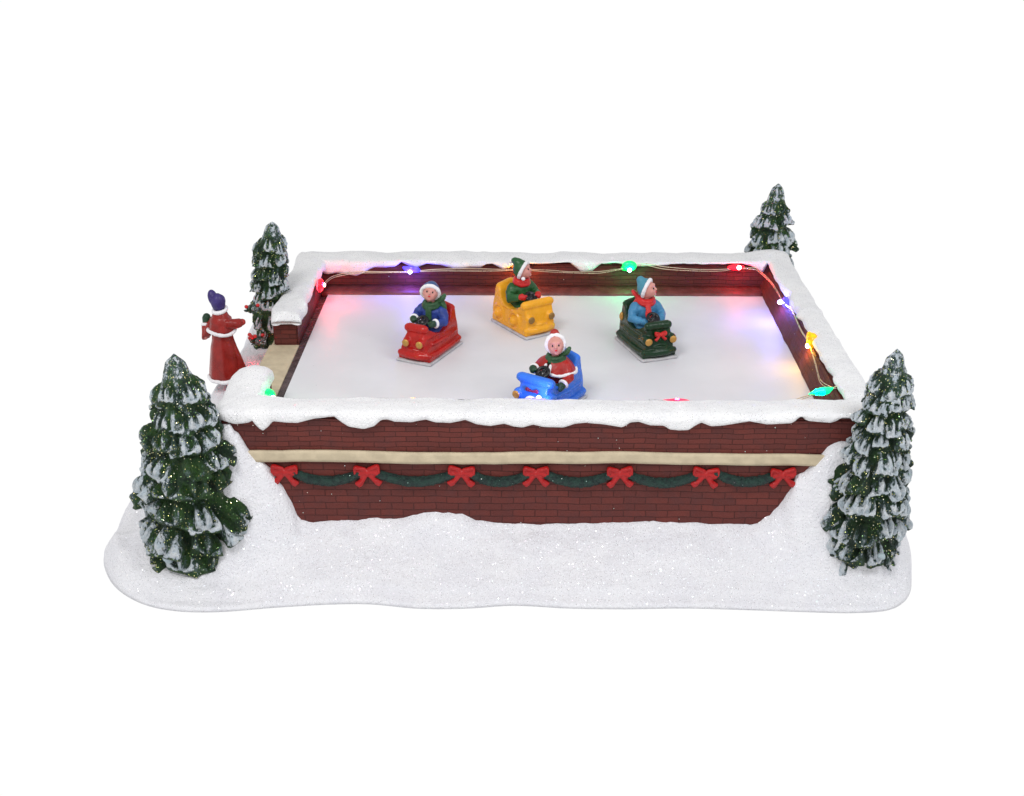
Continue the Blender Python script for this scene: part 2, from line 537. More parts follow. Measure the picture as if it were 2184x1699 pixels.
leftH = [(-1.5, .12), (-.5, .25), (.3, .55), (1.2, 1.1), (2.2, 1.38), (3.2, 1.48), (4.2, 1.52), (5.2, 1.62), (6.2, 1.78), (7.2, 1.9), (8.5, 1.2)]
O = spline(outline, 14)
nS, nT = len(O), 46
WX0, WX1, WY0, WY1 = -4.70, 4.70, .12, 7.6
verts, faces = [], []
inner = np.stack([np.clip(O[:, 0], WX0, WX1), np.clip(O[:, 1], WY0, WY1)], 1)
tt = np.linspace(0, 1, nT) ** 1.15
for t in tt:
    verts.append(O * (1 - t) + inner * t)
XY = np.vstack(verts)
dist = np.repeat(tt, nS) * np.tile(np.linalg.norm(inner - O, axis=1), nT)
full = np.tile(np.linalg.norm(inner - O, axis=1), nT)
X, Y = XY[:, 0], XY[:, 1]
u = np.clip(dist / np.maximum(full, .01), 0, 1)
lip = .07 * np.sqrt(np.clip(1 - (1 - np.clip(dist / .07, 0, 1)) ** 2, 0, 1))
# distance outside the front wall face
dw = np.clip(-Y, 0, None)
Xj = X + fnoise(np.stack([X, Y * .3, Y * 0], 1), 5.5, 3, 14) * .10
base_w = np.array([interp(x, sl_plain) for x in X]); sl = np.array([interp(x, snowline) for x in Xj])
fr = np.clip(1 - dw / 1.18, 0, 1)
Zf = .02 + base_w * (fr ** 1.1) * .97 + (sl - base_w) * np.clip(1 - np.clip(dw - .10, 0, 9) / (.22 + .30 * np.clip(sl - base_w, 0, 1.7)), 0, 1) ** 1.25
# left flank
dl = np.clip(-4.85 - X, 0, None)
lh = np.array([interp(y, leftH) for y in Y])
edge = np.clip(dist / .55, 0, 1)
Zl = lh * (edge * edge * (3 - 2 * edge)) ** .6
# right flank
Zr = np.clip(.75 * np.clip(dist / .8, 0, 1), 0, None) * (X > 3)
isl = np.clip((-X - 4.2) / .35, 0, 1)
isr = np.clip((X - 4.2) / .35, 0, 1)
back = np.clip((Y - 7.2) / .5, 0, 1)
frontw = np.clip((.35 - Y) / .5, 0, 1)
Z = Zf
Zside = np.where(X < 0, Zl, Zr)
side = np.clip(np.maximum(isl, isr), 0, 1) * np.clip((Y + .02) / .45, 0, 1)
Z = Zf * (1 - side) + Zside * side
Zb = .8 * np.clip(dist / .7, 0, 1)
Z = Z * (1 - back) + np.where(X < -4, Zl, Zb) * back
Z = np.minimum(Z + .0, 99)
Z = lip * (1 - u) ** 1.5 + Z * np.clip(dist / .25, 0, 1) ** .7 * (1 - .12 * (1 - u))
P3 = np.stack([X, Y, Z], 1)
amp = np.clip(dist / .3, 0, 1)
Z += amp * (fnoise(P3, 1.1, 2, 3) * .055 + fnoise(P3, 4.5, 3, 8) * .034 + fnoise(P3, 13, 2, 9) * .012)
Z = np.where(dist < 1e-6, 0, Z)
ramp_jag = fnoise(np.stack([X, Y * 0, Z * 0], 1), 5, 3, 4) * .02
Z = np.where((dw < .15) & (Y < .3), Z + ramp_jag, Z)
V = np.stack([X, Y, np.maximum(Z, 0)], 1)
F = []
for j in range(nT - 1):
    for i in range(nS):
        a, b_ = j * nS + i, j * nS + (i + 1) % nS
        F.append((a, b_, b_ + nS, a + nS))
F.append(tuple(range(nS))[::-1])
ground = mesh_obj('snow_ground', V, F, SNOW)
tag(ground, kind='structure')

# ================================================================== brick rink
rink = empty('brick_rink', (0, 0, 0), 0, 'long low brick rink building with snow capped walls around a white ice floor', 'rink')
def wall(x0, x1, y0, y1, z0, z1, name='brick_wall', mat=BRICK, wob=0.012, step=.12):
    # box with subdivided, slightly uneven faces
    bm = bmesh.new()
    bmesh.ops.create_cube(bm, size=1)
    for q in bm.verts: q.co = Vector(((x0 + x1) / 2 + q.co.x * (x1 - x0), (y0 + y1) / 2 + q.co.y * (y1 - y0), (z0 + z1) / 2 + q.co.z * (z1 - z0)))
    bmesh.ops.bevel(bm, geom=list(bm.edges), offset=.03, segments=2, affect='EDGES', clamp_overlap=True)
    n = int(max(x1 - x0, y1 - y0) / .3)
    ax = 0 if (x1 - x0) > (y1 - y0) else 1
    lo, hi = (x0, x1) if ax == 0 else (y0, y1)
    for k in range(1, n):
        c = lo + (hi - lo) * k / n
        co = (c, 0, 0) if ax == 0 else (0, c, 0); no = (1, 0, 0) if ax == 0 else (0, 1, 0)
        bmesh.ops.bisect_plane(bm, geom=list(bm.verts) + list(bm.edges) + list(bm.faces), plane_co=co, plane_no=no)
    bm.verts.index_update()
    V = np.array([tuple(q.co) for q in bm.verts]); F = [tuple(q.index for q in g.verts) for g in bm.faces]
    bm.free()
    d = np.stack([fnoise(V + 7, 1.2, 2, 5), fnoise(V + 3, 1.2, 2, 6), V[:, 0] * 0], 1) * wob * 2
    o = mesh_obj(name, V + d, F, mat, rink, smooth=False)
    return o
wall(-4.85, 4.85, .0, .60, .3, T - .085)                 # front
wall(-4.85, 4.85, 7.05, 7.60, .3, T - .085)              # back
wall(4.52, 4.86, .663, 7.047, .3, T - .085)              # right
wall(-4.85, -4.41, .663, 1.70, 1.96, T - .085)             # left stub
wall(-4.85, -4.41, 4.05, 7.047, 1.96, T - .085)            # left pier
wall(-4.85, -4.41, .663, 7.047, .3, 1.957, wob=.004)               # left lower wall under the gap
# tan band course around the outside, and sill in the gap
def strip(x0, x1, y0, y1, z0, z1, name, mat, step=.15, amp=.012, seed=1):
    L = max(x1 - x0, y1 - y0); n = int(L / step)
    ax = 0 if (x1 - x0) > (y1 - y0) else 1
    ring = [(0, 0), (0, .25), (0, .75), (0, 1), (.5, 1.03), (1, 1), (1, 0)]
    V, F = [], []
    for k in range(n + 1):
        c = k / n
        for (a, h) in ring:
            if ax == 0: p = (x0 + (x1 - x0) * c, y0 + (y1 - y0) * a, z0 + (z1 - z0) * h)
            else: p = (x0 + (x1 - x0) * a, y0 + (y1 - y0) * c, z0 + (z1 - z0) * h)
            V.append(p)
    m = len(ring)
    for k in range(n):
        for i in range(m):
            j = (i + 1) % m
            F.append((k * m + i, k * m + j, (k + 1) * m + j, (k + 1) * m + i))
    F.append(tuple(range(m))[::-1]); F.append(tuple(n * m + i for i in range(m)))
    V = np.array(V)
    d = fnoise(V * np.array([1, 1, .3]), 1.0, 3, seed)
    V[:, 2] += d * amp * 2
    V[:, 1 if ax == 0 else 0] += fnoise(V, 2.0, 2, seed + 4) * amp
    return mesh_obj(name, V, F, mat, rink)
strip(-4.88, 4.88, -.06, -.004, 1.790, 1.965, 'band_course', TAN, amp=.016)
strip(-4.92, -4.855, 0, 7.0, 1.765, 1.955, 'band_course', TAN)
mesh_obj('gap_sill', [(-4.93, 1.703, 1.962), (-4.40, 1.703, 1.962), (-4.40, 4.047, 1.962), (-4.93, 4.047, 1.962),
                      (-4.93, 1.703, 1.99), (-4.40, 1.703, 1.995), (-4.40, 4.047, 1.995), (-4.93, 4.047, 1.99)],
         [(0, 3, 2, 1), (4, 5, 6, 7), (0, 1, 5, 4), (1, 2, 6, 5), (2, 3, 7, 6), (3, 0, 4, 7)], TAN, rink, smooth=False)
# smooth ledge at the foot of the inner walls
def ledge(pts, name, mat, h=.05):
    V, F = [], []
    for i, ((xa, ya), (xb, yb)) in enumerate(pts):
        for (c, z) in ((0, ICE - .08), (0, ICE + h * .5), (.12, ICE + h), (.6, ICE + h * 1.25), (1, ICE + h * 1.7), (1, ICE - .08)):
            V.append((xa + (xb - xa) * c, ya + (yb - ya) * c, z))
    m = 6
    for k in range(len(pts) - 1):
        for i in range(m):
            j = (i + 1) % m
            F.append((k * m + i, k * m + j, (k + 1) * m + j, (k + 1) * m + i))
    F.append(tuple(range(m))[::-1]); F.append(tuple((len(pts) - 1) * m + i for i in range(m)))
    V = np.array(V)
    V[:, 2] += fnoise(V, 2.2, 3, 31) * .018
    V[:, 1] += np.where(np.arange(len(V)) % m < 3, fnoise(V * np.array([1, 0, 0]), 3, 3, 9) * .02, 0)
    return mesh_obj(name, V, F, mat, rink)
ledge([((x, 6.66), (x, 7.046)) for x in np.linspace(-4.4, 4.37, 60)], 'ledge', LEDGE)
_v, _f = [], []
_n = 50
for _k in range(_n + 1):
    _y = .664 + (7.046 - .664) * _k / _n
    for (_x, _z) in ((4.332, ICE - .08), (4.332, ICE + .03), (4.36, ICE + .10), (4.43, ICE + .25), (4.50, ICE + .42), (4.519, ICE + .42), (4.519, ICE - .08)):
        _v.append((_x, _y, _z))
for _k in range(_n):
    for _i in range(7):
        _j = (_i + 1) % 7
        _f.append((_k * 7 + _i, _k * 7 + _j, (_k + 1) * 7 + _j, (_k + 1) * 7 + _i))
_f.append(tuple(range(7))[::-1]); _f.append(tuple(_n * 7 + _i for _i in range(7)))
_v = np.array(_v)
_v[:, 0] += np.where(np.isin(np.arange(len(_v)) % 7, (1, 2, 3, 4)), fnoise(_v, 2.5, 3, 55) * .03 - .012, 0)
mesh_obj('brick_batter', _v, _f, BRICK, rink, smooth=False)
# dark channel between sill and ice on the left
mesh_obj('channel_strip', [(-4.407, .67, 1.972), (-4.275, .67, 1.972), (-4.275, 6.6, 1.972), (-4.407, 6.6, 1.972),
                           (-4.407, .67, 1.90), (-4.275, .67, 1.90), (-4.275, 6.6, 1.90), (-4.407, 6.6, 1.90)],
         [(0, 1, 2, 3), (4, 7, 6, 5), (0, 4, 5, 1), (1, 5, 6, 2), (2, 6, 7, 3), (3, 7, 4, 0)], KICK, rink, smooth=False)
xs = np.linspace(-4.27, 4.325, 30)
iv, jf = [], []
ys = [.664, 6.655]
iv = [(-4.27, .67, ICE), (4.325, .67, ICE), (4.325, 6.655, ICE), (-4.27, 6.655, ICE), (-4.27, .67, ICE - .07), (4.325, .67, ICE - .07), (4.325, 6.655, ICE - .07), (-4.27, 6.655, ICE - .07)]
mesh_obj('ice_floor', iv, [(0, 1, 2, 3), (4, 7, 6, 5), (0, 4, 5, 1), (1, 5, 6, 2), (2, 6, 7, 3), (3, 7, 4, 0)], ICEM, rink, smooth=False)
# added grey slab: shade on the brick outside the left stub, put in as colour
wall(-5.02, -4.87, .55, 1.6, 1.9, 2.25, 'shade_patch', SHADE)

# ------------------------------------------------------------------ snow cap: swept round the walls with drips inside and out
PXD = [(473, 897.4), (497.6, 903.5), (524, 901), (536, 896), (544, 907), (556, 917.7), (568, 910), (578, 898), (605, 901), (629, 902), (666, 892), (711, 887.7), (727, 900),
       (741.7, 909.6), (773, 914.5), (795, 908), (810, 895), (824.6, 893.8), (839, 899), (873, 900), (907.6, 893.8), (929.6, 900.4), (959, 901.8), (983, 897.4), (992, 895),
       (1016, 904.8), (1045, 908.4), (1074.7, 903.5), (1094, 909.6), (1113.7, 911.4), (1135.7, 904.8), (1157.7, 910), (1201.6, 911.4), (1226, 903.5), (1250.4, 901),
       (1284.6, 904.8), (1328.6, 911.6), (1345.7, 901), (1362.7, 899.4), (1387, 906.7), (1416.4, 907.2), (1431, 915.7), (1450.6, 918), (1470, 917), (1482, 908.4),
       (1497, 900.4), (1518, 909), (1540, 908), (1599.4, 898), (1639, 904.8), (1689.5, 902.6), (1709, 890.5), (1729, 898), (1773, 901.5), (1797, 892.7)]
PXB = [(702, 581.6), (716.7, 579.7), (760.6, 583.4), (801, 572.4), (845, 571.7), (859.5, 565), (889, 574), (910.8, 567), (943.7, 569.5), (969.4, 574), (1028, 572.4), (1040.8, 563.3),
       (1072, 574), (1100, 570), (1130.5, 565), (1159.8, 567), (1181.8, 563), (1211, 565), (1240.4, 579), (1263.6, 578), (1285.6, 566), (1325, 568), (1370, 571), (1424, 569.5),
       (1454.8, 557.4), (1483.4, 565), (1514, 557.4), (1540.5, 563), (1600, 570.5), (1626, 580.4), (1639.4, 562)]
PXR = [(1640, 561), (1650, 583), (1664, 599), (1665.5, 621), (1678, 649), (1684, 662), (1703, 681), (1709, 696), (1722, 706), (1734.5, 721.5), (1747, 750), (1759.6, 756), (1766, 781), (1781.6, 812.5), (1791, 822)]
# (drip outlines measured on the photo, converted once to heights on the wall planes)
def unproj(px, py, axis, val):
    th, yw, f = math.radians(24.8), math.atan(.0115), 2600.
    C = Vector((-.36, -16.1, T + 7.68))
    fw = Vector((-math.sin(yw) * math.cos(th), math.cos(yw) * math.cos(th), -math.sin(th)))
    rt = Vector((math.cos(yw), math.sin(yw), 0)); up = rt.cross(fw)
    r = fw + rt * ((px - 1092) / f) - up * ((py - 849.5) / f)
    return C + r * ((val - C[axis]) / r[axis])
dripF = sorted((p.x, p.z - .012) for p in (unproj(x, y, 1, -.06) for x, y in PXD))
dripB = sorted((p.x, 2.43 + (p.z - 2.45) * 1.5) for p in (unproj(x, y, 1, 6.95) for x, y in PXB))
dripR = sorted((p.y, min(p.z, 2.50) - .02) for p in (unproj(x, y, 0, 4.47) for x, y in PXR))
rng = random.Random(5)
def rnd_drip(lo, hi, n=30, depth=(.13, .30)):
    return [(lo + (hi - lo) * k / n, T - rng.uniform(*depth)) for k in range(n + 1)]
OX0, OX1, OY0, OY1 = -4.96, 4.95, -.09, 7.70
IX0, IX1, IY0, IY1 = -4.33, 4.47, .62, 6.97
sides = []   # list of stations: (outer xy, inner xy, outer bottom z, inner bottom z, topscale)
def smooth_i(x, pts): return float(np.interp(x, *zip(*pts)))
dLo = rnd_drip(-1, 9); dLi = rnd_drip(-1, 9, 34, (.12, .26)); dRo = rnd_drip(-1, 9); dBo = rnd_drip(-6, 6); dFi = rnd_drip(-6, 6, 30, (.12, .2))
stn = []
NS = 26
def push(o, i, zo, zi, ends=1.0): stn.append((np.array(o, float), np.array(i, float), zo, zi, ends))
# left stub: from the gap end down to the front left corner
st = np.linspace(0, 1, 34)
for c in st:
    y = 1.74 + (OY0 - 1.74) * c; yi = 1.72 + (IY0 - 1.72) * c
    e = min(1, (1.78 - y) / .28)
    e = math.sqrt(max(0, 1 - (1 - e) ** 2))
    xin = IX0 + .02 * math.sin(c * 3) - .14 * max(0, (1 - c * 4.5)) ** 2 - .13 * max(0, c - .35) * (1 - c)
    xo = OX0 + .10 * max(0, 1 - c * 4) ** 2
    push((xo, y), (xin, yi), smooth_i(y, dLo) - .1, smooth_i(yi, dLi), e)
# front
for c in np.linspace(0, 1, 330)[1:]:
    x = OX0 + (OX1 - OX0) * c; xi = IX0 + (IX1 - IX0) * c
    push((x, OY0), (xi, IY0), smooth_i(x, dripF), smooth_i(xi, dFi))
for c in np.linspace(0, 1, 200)[1:]:
    y = OY0 + (OY1 - OY0) * c; yi = IY0 + (IY1 - IY0) * c
    push((OX1, y), (IX1, yi), smooth_i(y, dRo), smooth_i(yi, dripR))
for c in np.linspace(0, 1, 280)[1:]:
    x = OX1 + (OX0 - OX1) * c; xi = IX1 + (IX0 - IX1) * c
    push((x, OY1), (xi, IY1), smooth_i(x, dBo), smooth_i(xi, dripB))
for c in np.linspace(0, 1, 120)[1:]:
    y = OY1 + (3.94 - OY1) * c; yi = IY1 + (3.94 - IY1) * c
    e = min(1, (y - 3.90) / .22); e = max(.4, math.sqrt(max(0, 1 - (1 - e) ** 2)))
    xo = OX0 + .03 * math.sin(y * 4) - (0) + .12 * max(0, 1 - (y - 3.94) * .55)
    push((xo, y), (IX0, yi), max(smooth_i(y, dLo), T - .2), smooth_i(yi, dLi) - .05 * max(0, 1 - (y - 3.94)), e)
nst = len(stn)
def corner_round(p, r=.26):
    x, y = p
    for cx, sxn in ((OX0, 1), (OX1, -1)):
        for cy, syn in ((OY0, 1), (OY1, -1)):
            ax, ay = cx + sxn * r, cy + syn * r
            if (x - ax) * sxn < 0 and (y - ay) * syn < 0:
                d = math.hypot(x - ax, y - ay)
                m = max(abs(x - ax), abs(y - ay))
                if d > 1e-9: return np.array((ax + (x - ax) * m / d, ay + (y - ay) * m / d))
    return np.array((x, y))
# cross-section samples: (a, h): a across 0..1 in rounding space, h 0..1 vertical
V, F = [], []
NTop = 16
for (o, i, zo, zi, e) in stn:
    dd = i - o
    if min(abs(i[0] - IX0), abs(i[0] - IX1), abs(i[1] - IY0), abs(i[1] - IY1)) < .3:
        i = i + dd / np.linalg.norm(dd) * float(fnoise(np.array([[i[0], i[1], 5.]]), 1.9, 3, 77)[0]) * .11
    w = np.linalg.norm(i - o); d = (i - o) / w
    top = T - (1 - e) * .30 + (.035 if o[1] < OY0 + .01 else 0)
    zo2, zi2 = min(zo, top - .028), min(zi, top - .05)
    r = .12
    ho, hi_ = max(top - r - zo2, .0), max(top - r - zi2, .0)
    prof = []
    # outer bottom, tucked in to the wall then bulging
    bo = min(.045, (top - zo2) * .35); bi = min(.045, (top - zi2) * .35)
    ro, ri = min(.11, (top - zo2) * .5), min(.11, (top - zi2) * .5)
    tk = .10 if o[1] < OY0 + .01 else .17
    prof += [(tk, zo2 + bo * 1.2), (tk * .7, zo2 + bo * .35), (tk * .45, zo2), (tk * .2, zo2 + bo * .25), (.006, zo2 + bo)]
    for k in range(1, 5): prof.append((.004 + .0 * k, zo2 + bo + (top - ro - zo2 - bo) * k / 5))
    for k in range(0, 6):
        a = math.pi / 2 * k / 5
        prof.append((1.5 * ro * (1 - math.cos(a)) + .006, top - ro + ro * math.sin(a)))
    for k in range(1, NTop): prof.append((1.5 * ro + .01 + (w - 1.5 * (ro + ri) - .02) * k / NTop, top + .015 * math.sin(math.pi * k / NTop)))
    for k in range(5, -1, -1):
        a = math.pi / 2 * k / 5
        prof.append((w - 1.5 * ri * (1 - math.cos(a)) - .006, top - ri + ri * math.sin(a)))
    for k in range(4, 0, -1): prof.append((w - .004, zi2 + bi + (top - ri - zi2 - bi) * k / 5))
    prof += [(w - .010, zi2 + bi), (w - .035, zi2 + bi * .25), (w - .075, zi2), (w - .12, zi2 + bi * .35), (w - .18, zi2 + bi * 1.2)]
    for (a, z) in prof:
        p = o + d * a
        q = corner_round(p)
        V.append((q[0], q[1], z))
m = len(prof)
for k in range(nst - 1):
    for j in range(m - 1):
        F.append((k * m + j, k * m + j + 1, (k + 1) * m + j + 1, (k + 1) * m + j))
F.append(tuple(range(m))); F.append(tuple((nst - 1) * m + j for j in range(m))[::-1])
V = np.array(V)
nz = fnoise(V, 1.6, 2, 21)
V[:, 2] += np.where(V[:, 2] > T - .06, nz * .030 + fnoise(V, 5, 3, 22) * .014, 0)
V[:, 2] -= .050 * np.clip((.75 - V[:, 1]) / .1, 0, 1) * np.clip((V[:, 1] - .05) / .4, 0, 1) * (V[:, 2] > T - .06) * np.clip((V[:, 0] + 4.3) / .3, 0, 1)
j = np.tile(np.arange(m), nst)
V[:, 0] += fnoise(V, 3.5, 3, 23) * .016
V[:, 1] += fnoise(V, 3.5, 3, 24) * .016
# hump on the back right corner where snow lies against the tree
V[:, 2] += .10 * np.exp(-((V[:, 0] - 4.55) ** 2 / .14 + (V[:, 1] - 7.5) ** 2 / .08)) * (V[:, 2] > T - .25)
# hump on the left stub and the front left corner
V[:, 2] += .10 * np.exp(-((V[:, 0] + 4.6) ** 2 / .2 + (V[:, 1] - 1.3) ** 2 / .15)) * (V[:, 2] > T - .25)
mesh_obj('snow_cap', V, F, SNOWCAP, rink)

# ================================================================== bows and garlands on the front wall
def make_bow(scale=1.0, mat=BOW, parent=None, loc=None, vox=.009):
    s = Sc()
    for sg in (-1, 1):
        q = [(0, .065), (.06, .085), (.155, .112), (.185, .095), (.19, .04), (.178, -.022), (.15, -.05), (.05, -.05), (0, -.055)]
        s.prism([(sg * a, b) for a, b in (q if sg > 0 else q[::-1])], .026, bev=.012)
        s.tube([(sg * .04, -.022, .05), (sg * .15, -.030, .088)], [.014, .022])
        s.tube([(sg * .04, -.022, .012), (sg * .14, -.028, -.006)], [.014, .020])
        s.tube([(sg * .172, -.024, .075), (sg * .172, -.026, .01)], [.018, .018])
        q = [(0, .01), (.035, .015), (.11, -.065), (.205, -.115), (.19, -.15), (.165, -.155), (.15, -.185), (.10, -.165), (.05, -.10), (0, -.04)]
        s.prism([(sg * a, b) for a, b in (q if sg > 0 else q[::-1])], .020, bev=.010)
        s.tube([(sg * .04, -.018, -.035), (sg * .10, -.024, -.10), (sg * .165, -.018, -.135)], [.014, .020, .016])
    s.ell((0, -.02, .01), (.034, .03, .036))
    return s
bow_x = [(-3.95, 1.02, 2), (-2.71, 1.0, -5), (-1.30, 1.02, 3), (-.187, .98, 0), (1.066, .98, -3), (2.344, 1.0, 4), (3.495, .96, -4)]
proto = None
bow_lab = ['red ribbon bow half buried by snow at the left end of the band', 'red ribbon bow second from the left under the tan band', 'red ribbon bow third from the left under the tan band',
           'red ribbon bow in the middle of the brick wall, four from either end', 'red ribbon bow third from the right under the tan band', 'red ribbon bow second from the right under the tan band',
           'red ribbon bow touching the snow bank at the right end of the wall']
for k, (x, sc, rot) in enumerate(bow_x):
    if proto is None:
        proto = make_bow().build('ribbon_bow', BOW, None, vox=.010, smooth=2, M=rotm('X', 0))
        o = proto
    else:
        o = proto.copy(); COL.objects.link(o)
    o.location = Vector((x, -.045, 1.612)) * S
    o.rotation_euler = (0, math.radians(rot), 0)
    o.scale = (sc * 1.06, 1.1, sc * (1.26 + .04 * math.sin(k * 2)))
    tag(o, bow_lab[k], 'bow', 'red bows along the front wall')
gl = ['first green garland swag beside the leftmost bow', 'second green garland swag from the left, the longest', 'third green garland swag from the left on the brick wall',
      'green garland swag right of the middle bow', 'fifth green garland swag from the left on the brick wall', 'last green garland swag at the right end of the wall']
for k in range(6):
    xa, xb = bow_x[k][0] + .15, bow_x[k + 1][0] - .13
    s = Sc()
    rg = random.Random(k + 40)
    pts, rad = [], []
    n = 26
    for i in range(n + 1):
        c = i / n
        z = 1.60 + (.0 if k != 5 else .05 * (1 - c)) - .135 * (1 - (2 * c - 1) ** 2) + rg.uniform(-.005, .005)
        pts.append((xa + (xb - xa) * c, -.028, z))
        rad.append(.062 + .018 * math.sin(math.pi * c) + rg.uniform(-.005, .006))
    s.tube(pts, rad, n=16, flat=1.0)
    for i in range(150):    # short needles
        c = rg.random(); a = rg.uniform(-1.9, 1.9)
        p = np.array(pts[int(c * n)]); r0 = rad[int(c * n)]
        dx, dz = math.sin(a), math.cos(a)
        dirn = np.array((rg.uniform(-.6, .6), -max(0, .5 + .5 * rg.random()) * abs(math.cos(a * .7)), dz if rg.random() < .5 else -dz))
        dirn /= np.linalg.norm(dirn)
        b0 = p + dirn * r0 * .8
        s.tube([b0, b0 + dirn * .022], [.010, .005], n=5)
    o = s.build('garland', GARL, None, vox=None)
    tag(o, gl[k], 'garland', 'garland swags along the front wall')

# ================================================================== pine trees
def pine(name, base, apex, tiers, mat, label, seed, prof, squash=1.0, lobes=(7, 10), snowp=.6, glue=None, front_only=None):
    """tiers: number; prof: [(t, radius)] t=0 base .. 1 apex"""
    rg = random.Random(seed)
    base, apex = np.array(base, float), np.array(apex, float)
    H = apex[2] - base[2]
    V, F, SN, RD = [], [], [], []
    def axis(t): return base + (apex - base) * t
    def grid(Vv, nu, nv, sn, rd, closed_u=True):
        off = sum(len(q) for q in V)
        V.append(Vv); SN.append(sn); RD.append(rd)
        for j in range(nv - 1):
            for i in range(nu):
                i2 = (i + 1) % nu
                F.append((off + j * nu + i, off + j * nu + i2, off + (j + 1) * nu + i2, off + (j + 1) * nu + i))
        F.append(tuple(off + i for i in range(nu))[::-1]); F.append(tuple(off + (nv - 1) * nu + i for i in range(nu)))
    R = lambda t: float(np.interp(t, *zip(*prof)))
    # core
    nu, nv = 30, 26
    vv, sn, rd = [], [], []
    for j_ in range(nv):
        t = j_ / (nv - 1) * .97
        c = axis(t)
        for i_ in range(nu):
            a = 2 * math.pi * i_ / nu
            r = R(t) * (.72 + .08 * math.cos(a * 7 + t * 9))
            vv.append(c + np.array((r * math.cos(a), r * math.sin(a) * squash, 0)))
            sn.append(-.35); rd.append(0)
    grid(np.array(vv), nu, nv, sn, rd)
    # lobes
    tz = [0.0]
    g = .93
    w = [g ** k for k in range(tiers)]
    tot = sum(w)
    acc = 0
    for k in range(tiers):
        t0 = acc / tot * .90
        acc += w[k]
        hh = w[k] / tot * H * .9
        r0 = R(t0 + .01)
        n = max(5, int(round(lobes[1] * (r0 / prof[0][1]) ** .6))) if r0 < prof[0][1] * .95 else lobes[1]
        n = max(lobes[0] - 1, n)
        ph = rg.random() * 6.28
        for q in range(n):
            a0 = ph + 2 * math.pi * (q + rg.uniform(-.18, .18)) / n
            rr = r0 * (rg.uniform(.90, 1.16) if t0 > .30 else rg.uniform(.88, 1.06))
            zt = t0 * H + hh * rg.uniform(-.25, .35)
            wid = math.pi / n * rr * rg.uniform(.84, 1.12)
            up = hh * rg.uniform(.60, .85)
            nu, nv = 28, 14
            rc = rr * .58
            snow = rg.uniform(.05, .42) if rg.random() < snowp else rg.uniform(-.6, -.15)
            nf = rg.choice((4, 5, 5, 6)); fph = rg.uniform(-.4, .4)
            tilt_ = rg.uniform(-.18, .18)
            drp = hh * rg.uniform(.05, .28)
            ca, sa = math.cos(a0), math.sin(a0)
            vv, sn, rd = [], [], []
            for j_ in range(nv):
                v = j_ / (nv - 1)
                tipf = 1 if v < .78 else math.sqrt(max(.01, 1 - ((v - .78) / .225) ** 2))
                ww = wid * (.62 + .45 * v) * tipf
                for i_ in range(nu):
                    an = 2 * math.pi * i_ / nu
                    cx, cz = math.cos(an), math.sin(an)
                    ridge = math.cos(nf * math.pi * .5 * (cx + fph)) if cz > -.1 else 0
                    ext = v ** .85 * (1 + .10 * ridge * v)
                    rad = rc + (rr - rc) * ext
                    topz = (up * (1 - v) ** .8 * .85 + hh * .22 * tipf) * max(cz, 0) ** .6
                    botz = hh * .16 * tipf * min(cz, 0)
                    rz = hh * .13 * ridge * (cz > 0) * min(1, v * 1.8) * tipf
                    z = zt - drp * v * v + topz + botz + rz - .22 * ww * cx * cx + tilt_ * ww * cx
                    lat = ww * cx
                    x = (rad + rz * .6) * ca - lat * sa
                    y = ((rad + rz * .6) * sa + lat * ca) * squash
                    c = axis(z / H)
                    vv.append((c[0] + x, c[1] + y, c[2]))
                    sn.append(snow + 1.15 * (v - .58) + .12 * cz if cz > -.2 else -.3)
                    rd.append(ridge if cz > 0 else 0)
            grid(np.array(vv), nu, nv, sn, rd)
    # crowning tip
    nu, nv = 28, 16
    vv, sn, rd = [], [], []
    tr = R(.86) * 1.0
    for j_ in range(nv):
        v = j_ / (nv - 1)
        t = 1.0 - .19 * v
        c = axis(t)
        for i_ in range(nu):
            a = 2 * math.pi * i_ / nu
            rid = math.cos(a * 5 + seed)
            r = tr * (math.sin(min(1, v * 4.0) * math.pi / 2) * .38 + .75 * v ** 1.4) * (1 + .16 * rid * v)
            if j_ == nv - 1: r *= .8
            if j_ == 0: r = tr * .03
            z = c[2] - .06 * rid * v * tr * 3
            vv.append((c[0] + r * math.cos(a), c[1] + r * math.sin(a) * squash, z))
            sn.append(.30 + .2 * (1 - v)); rd.append(rid * .6)
    grid(np.array(vv), nu, nv, sn, rd)
    VV = np.vstack(V)
    VV = VV + np.stack([fnoise(VV, 6, 3, seed), fnoise(VV, 6, 3, seed + 1), fnoise(VV, 6, 3, seed + 2)], 1) * .030
    VV = VV + np.stack([fnoise(VV, 18, 2, seed + 5), fnoise(VV, 18, 2, seed + 6), fnoise(VV, 18, 2, seed + 7)], 1) * .012
    VV[:, 2] = np.maximum(VV[:, 2], .03 + .02 * np.abs(np.sin(VV[:, 0] * 40)))      # nothing below the base
    root = empty(name, base, 0, label, 'tree', 'snowy pine trees around the rink')
    sc_ = Sc(); sc_.add(VV - base, F)
    o = sc_.build('crown', mat, root, vox=.013, smooth=1)
    kd = kdtree.KDTree(len(VV))
    for i_, p_ in enumerate(VV - base): kd.insert(p_, i_)
    kd.balance()
    SNa, RDa = np.concatenate(SN), np.concatenate(RD)
    a_s, a_r = [], []
    for q in o.data.vertices:
        hit = kd.find_n(q.co / S, 3)
        w_ = [1 / (h[2] + .004) for h in hit]
        a_s.append(sum(SNa[h[1]] * x for h, x in zip(hit, w_)) / sum(w_)); a_r.append(sum(RDa[h[1]] * x for h, x in zip(hit, w_)) / sum(w_))
    for nm, arr in (('snow', a_s), ('ridge', a_r)):
        at = o.data.attributes.new(nm, 'FLOAT', 'POINT'); at.data.foreach_set('value', np.asarray(arr, np.float32))
    tk = Sc().tube([(0, 0, max(.02, .25 - base[2])), (0, 0, H * .5)], [prof[0][1] * .25, prof[0][1] * .12])
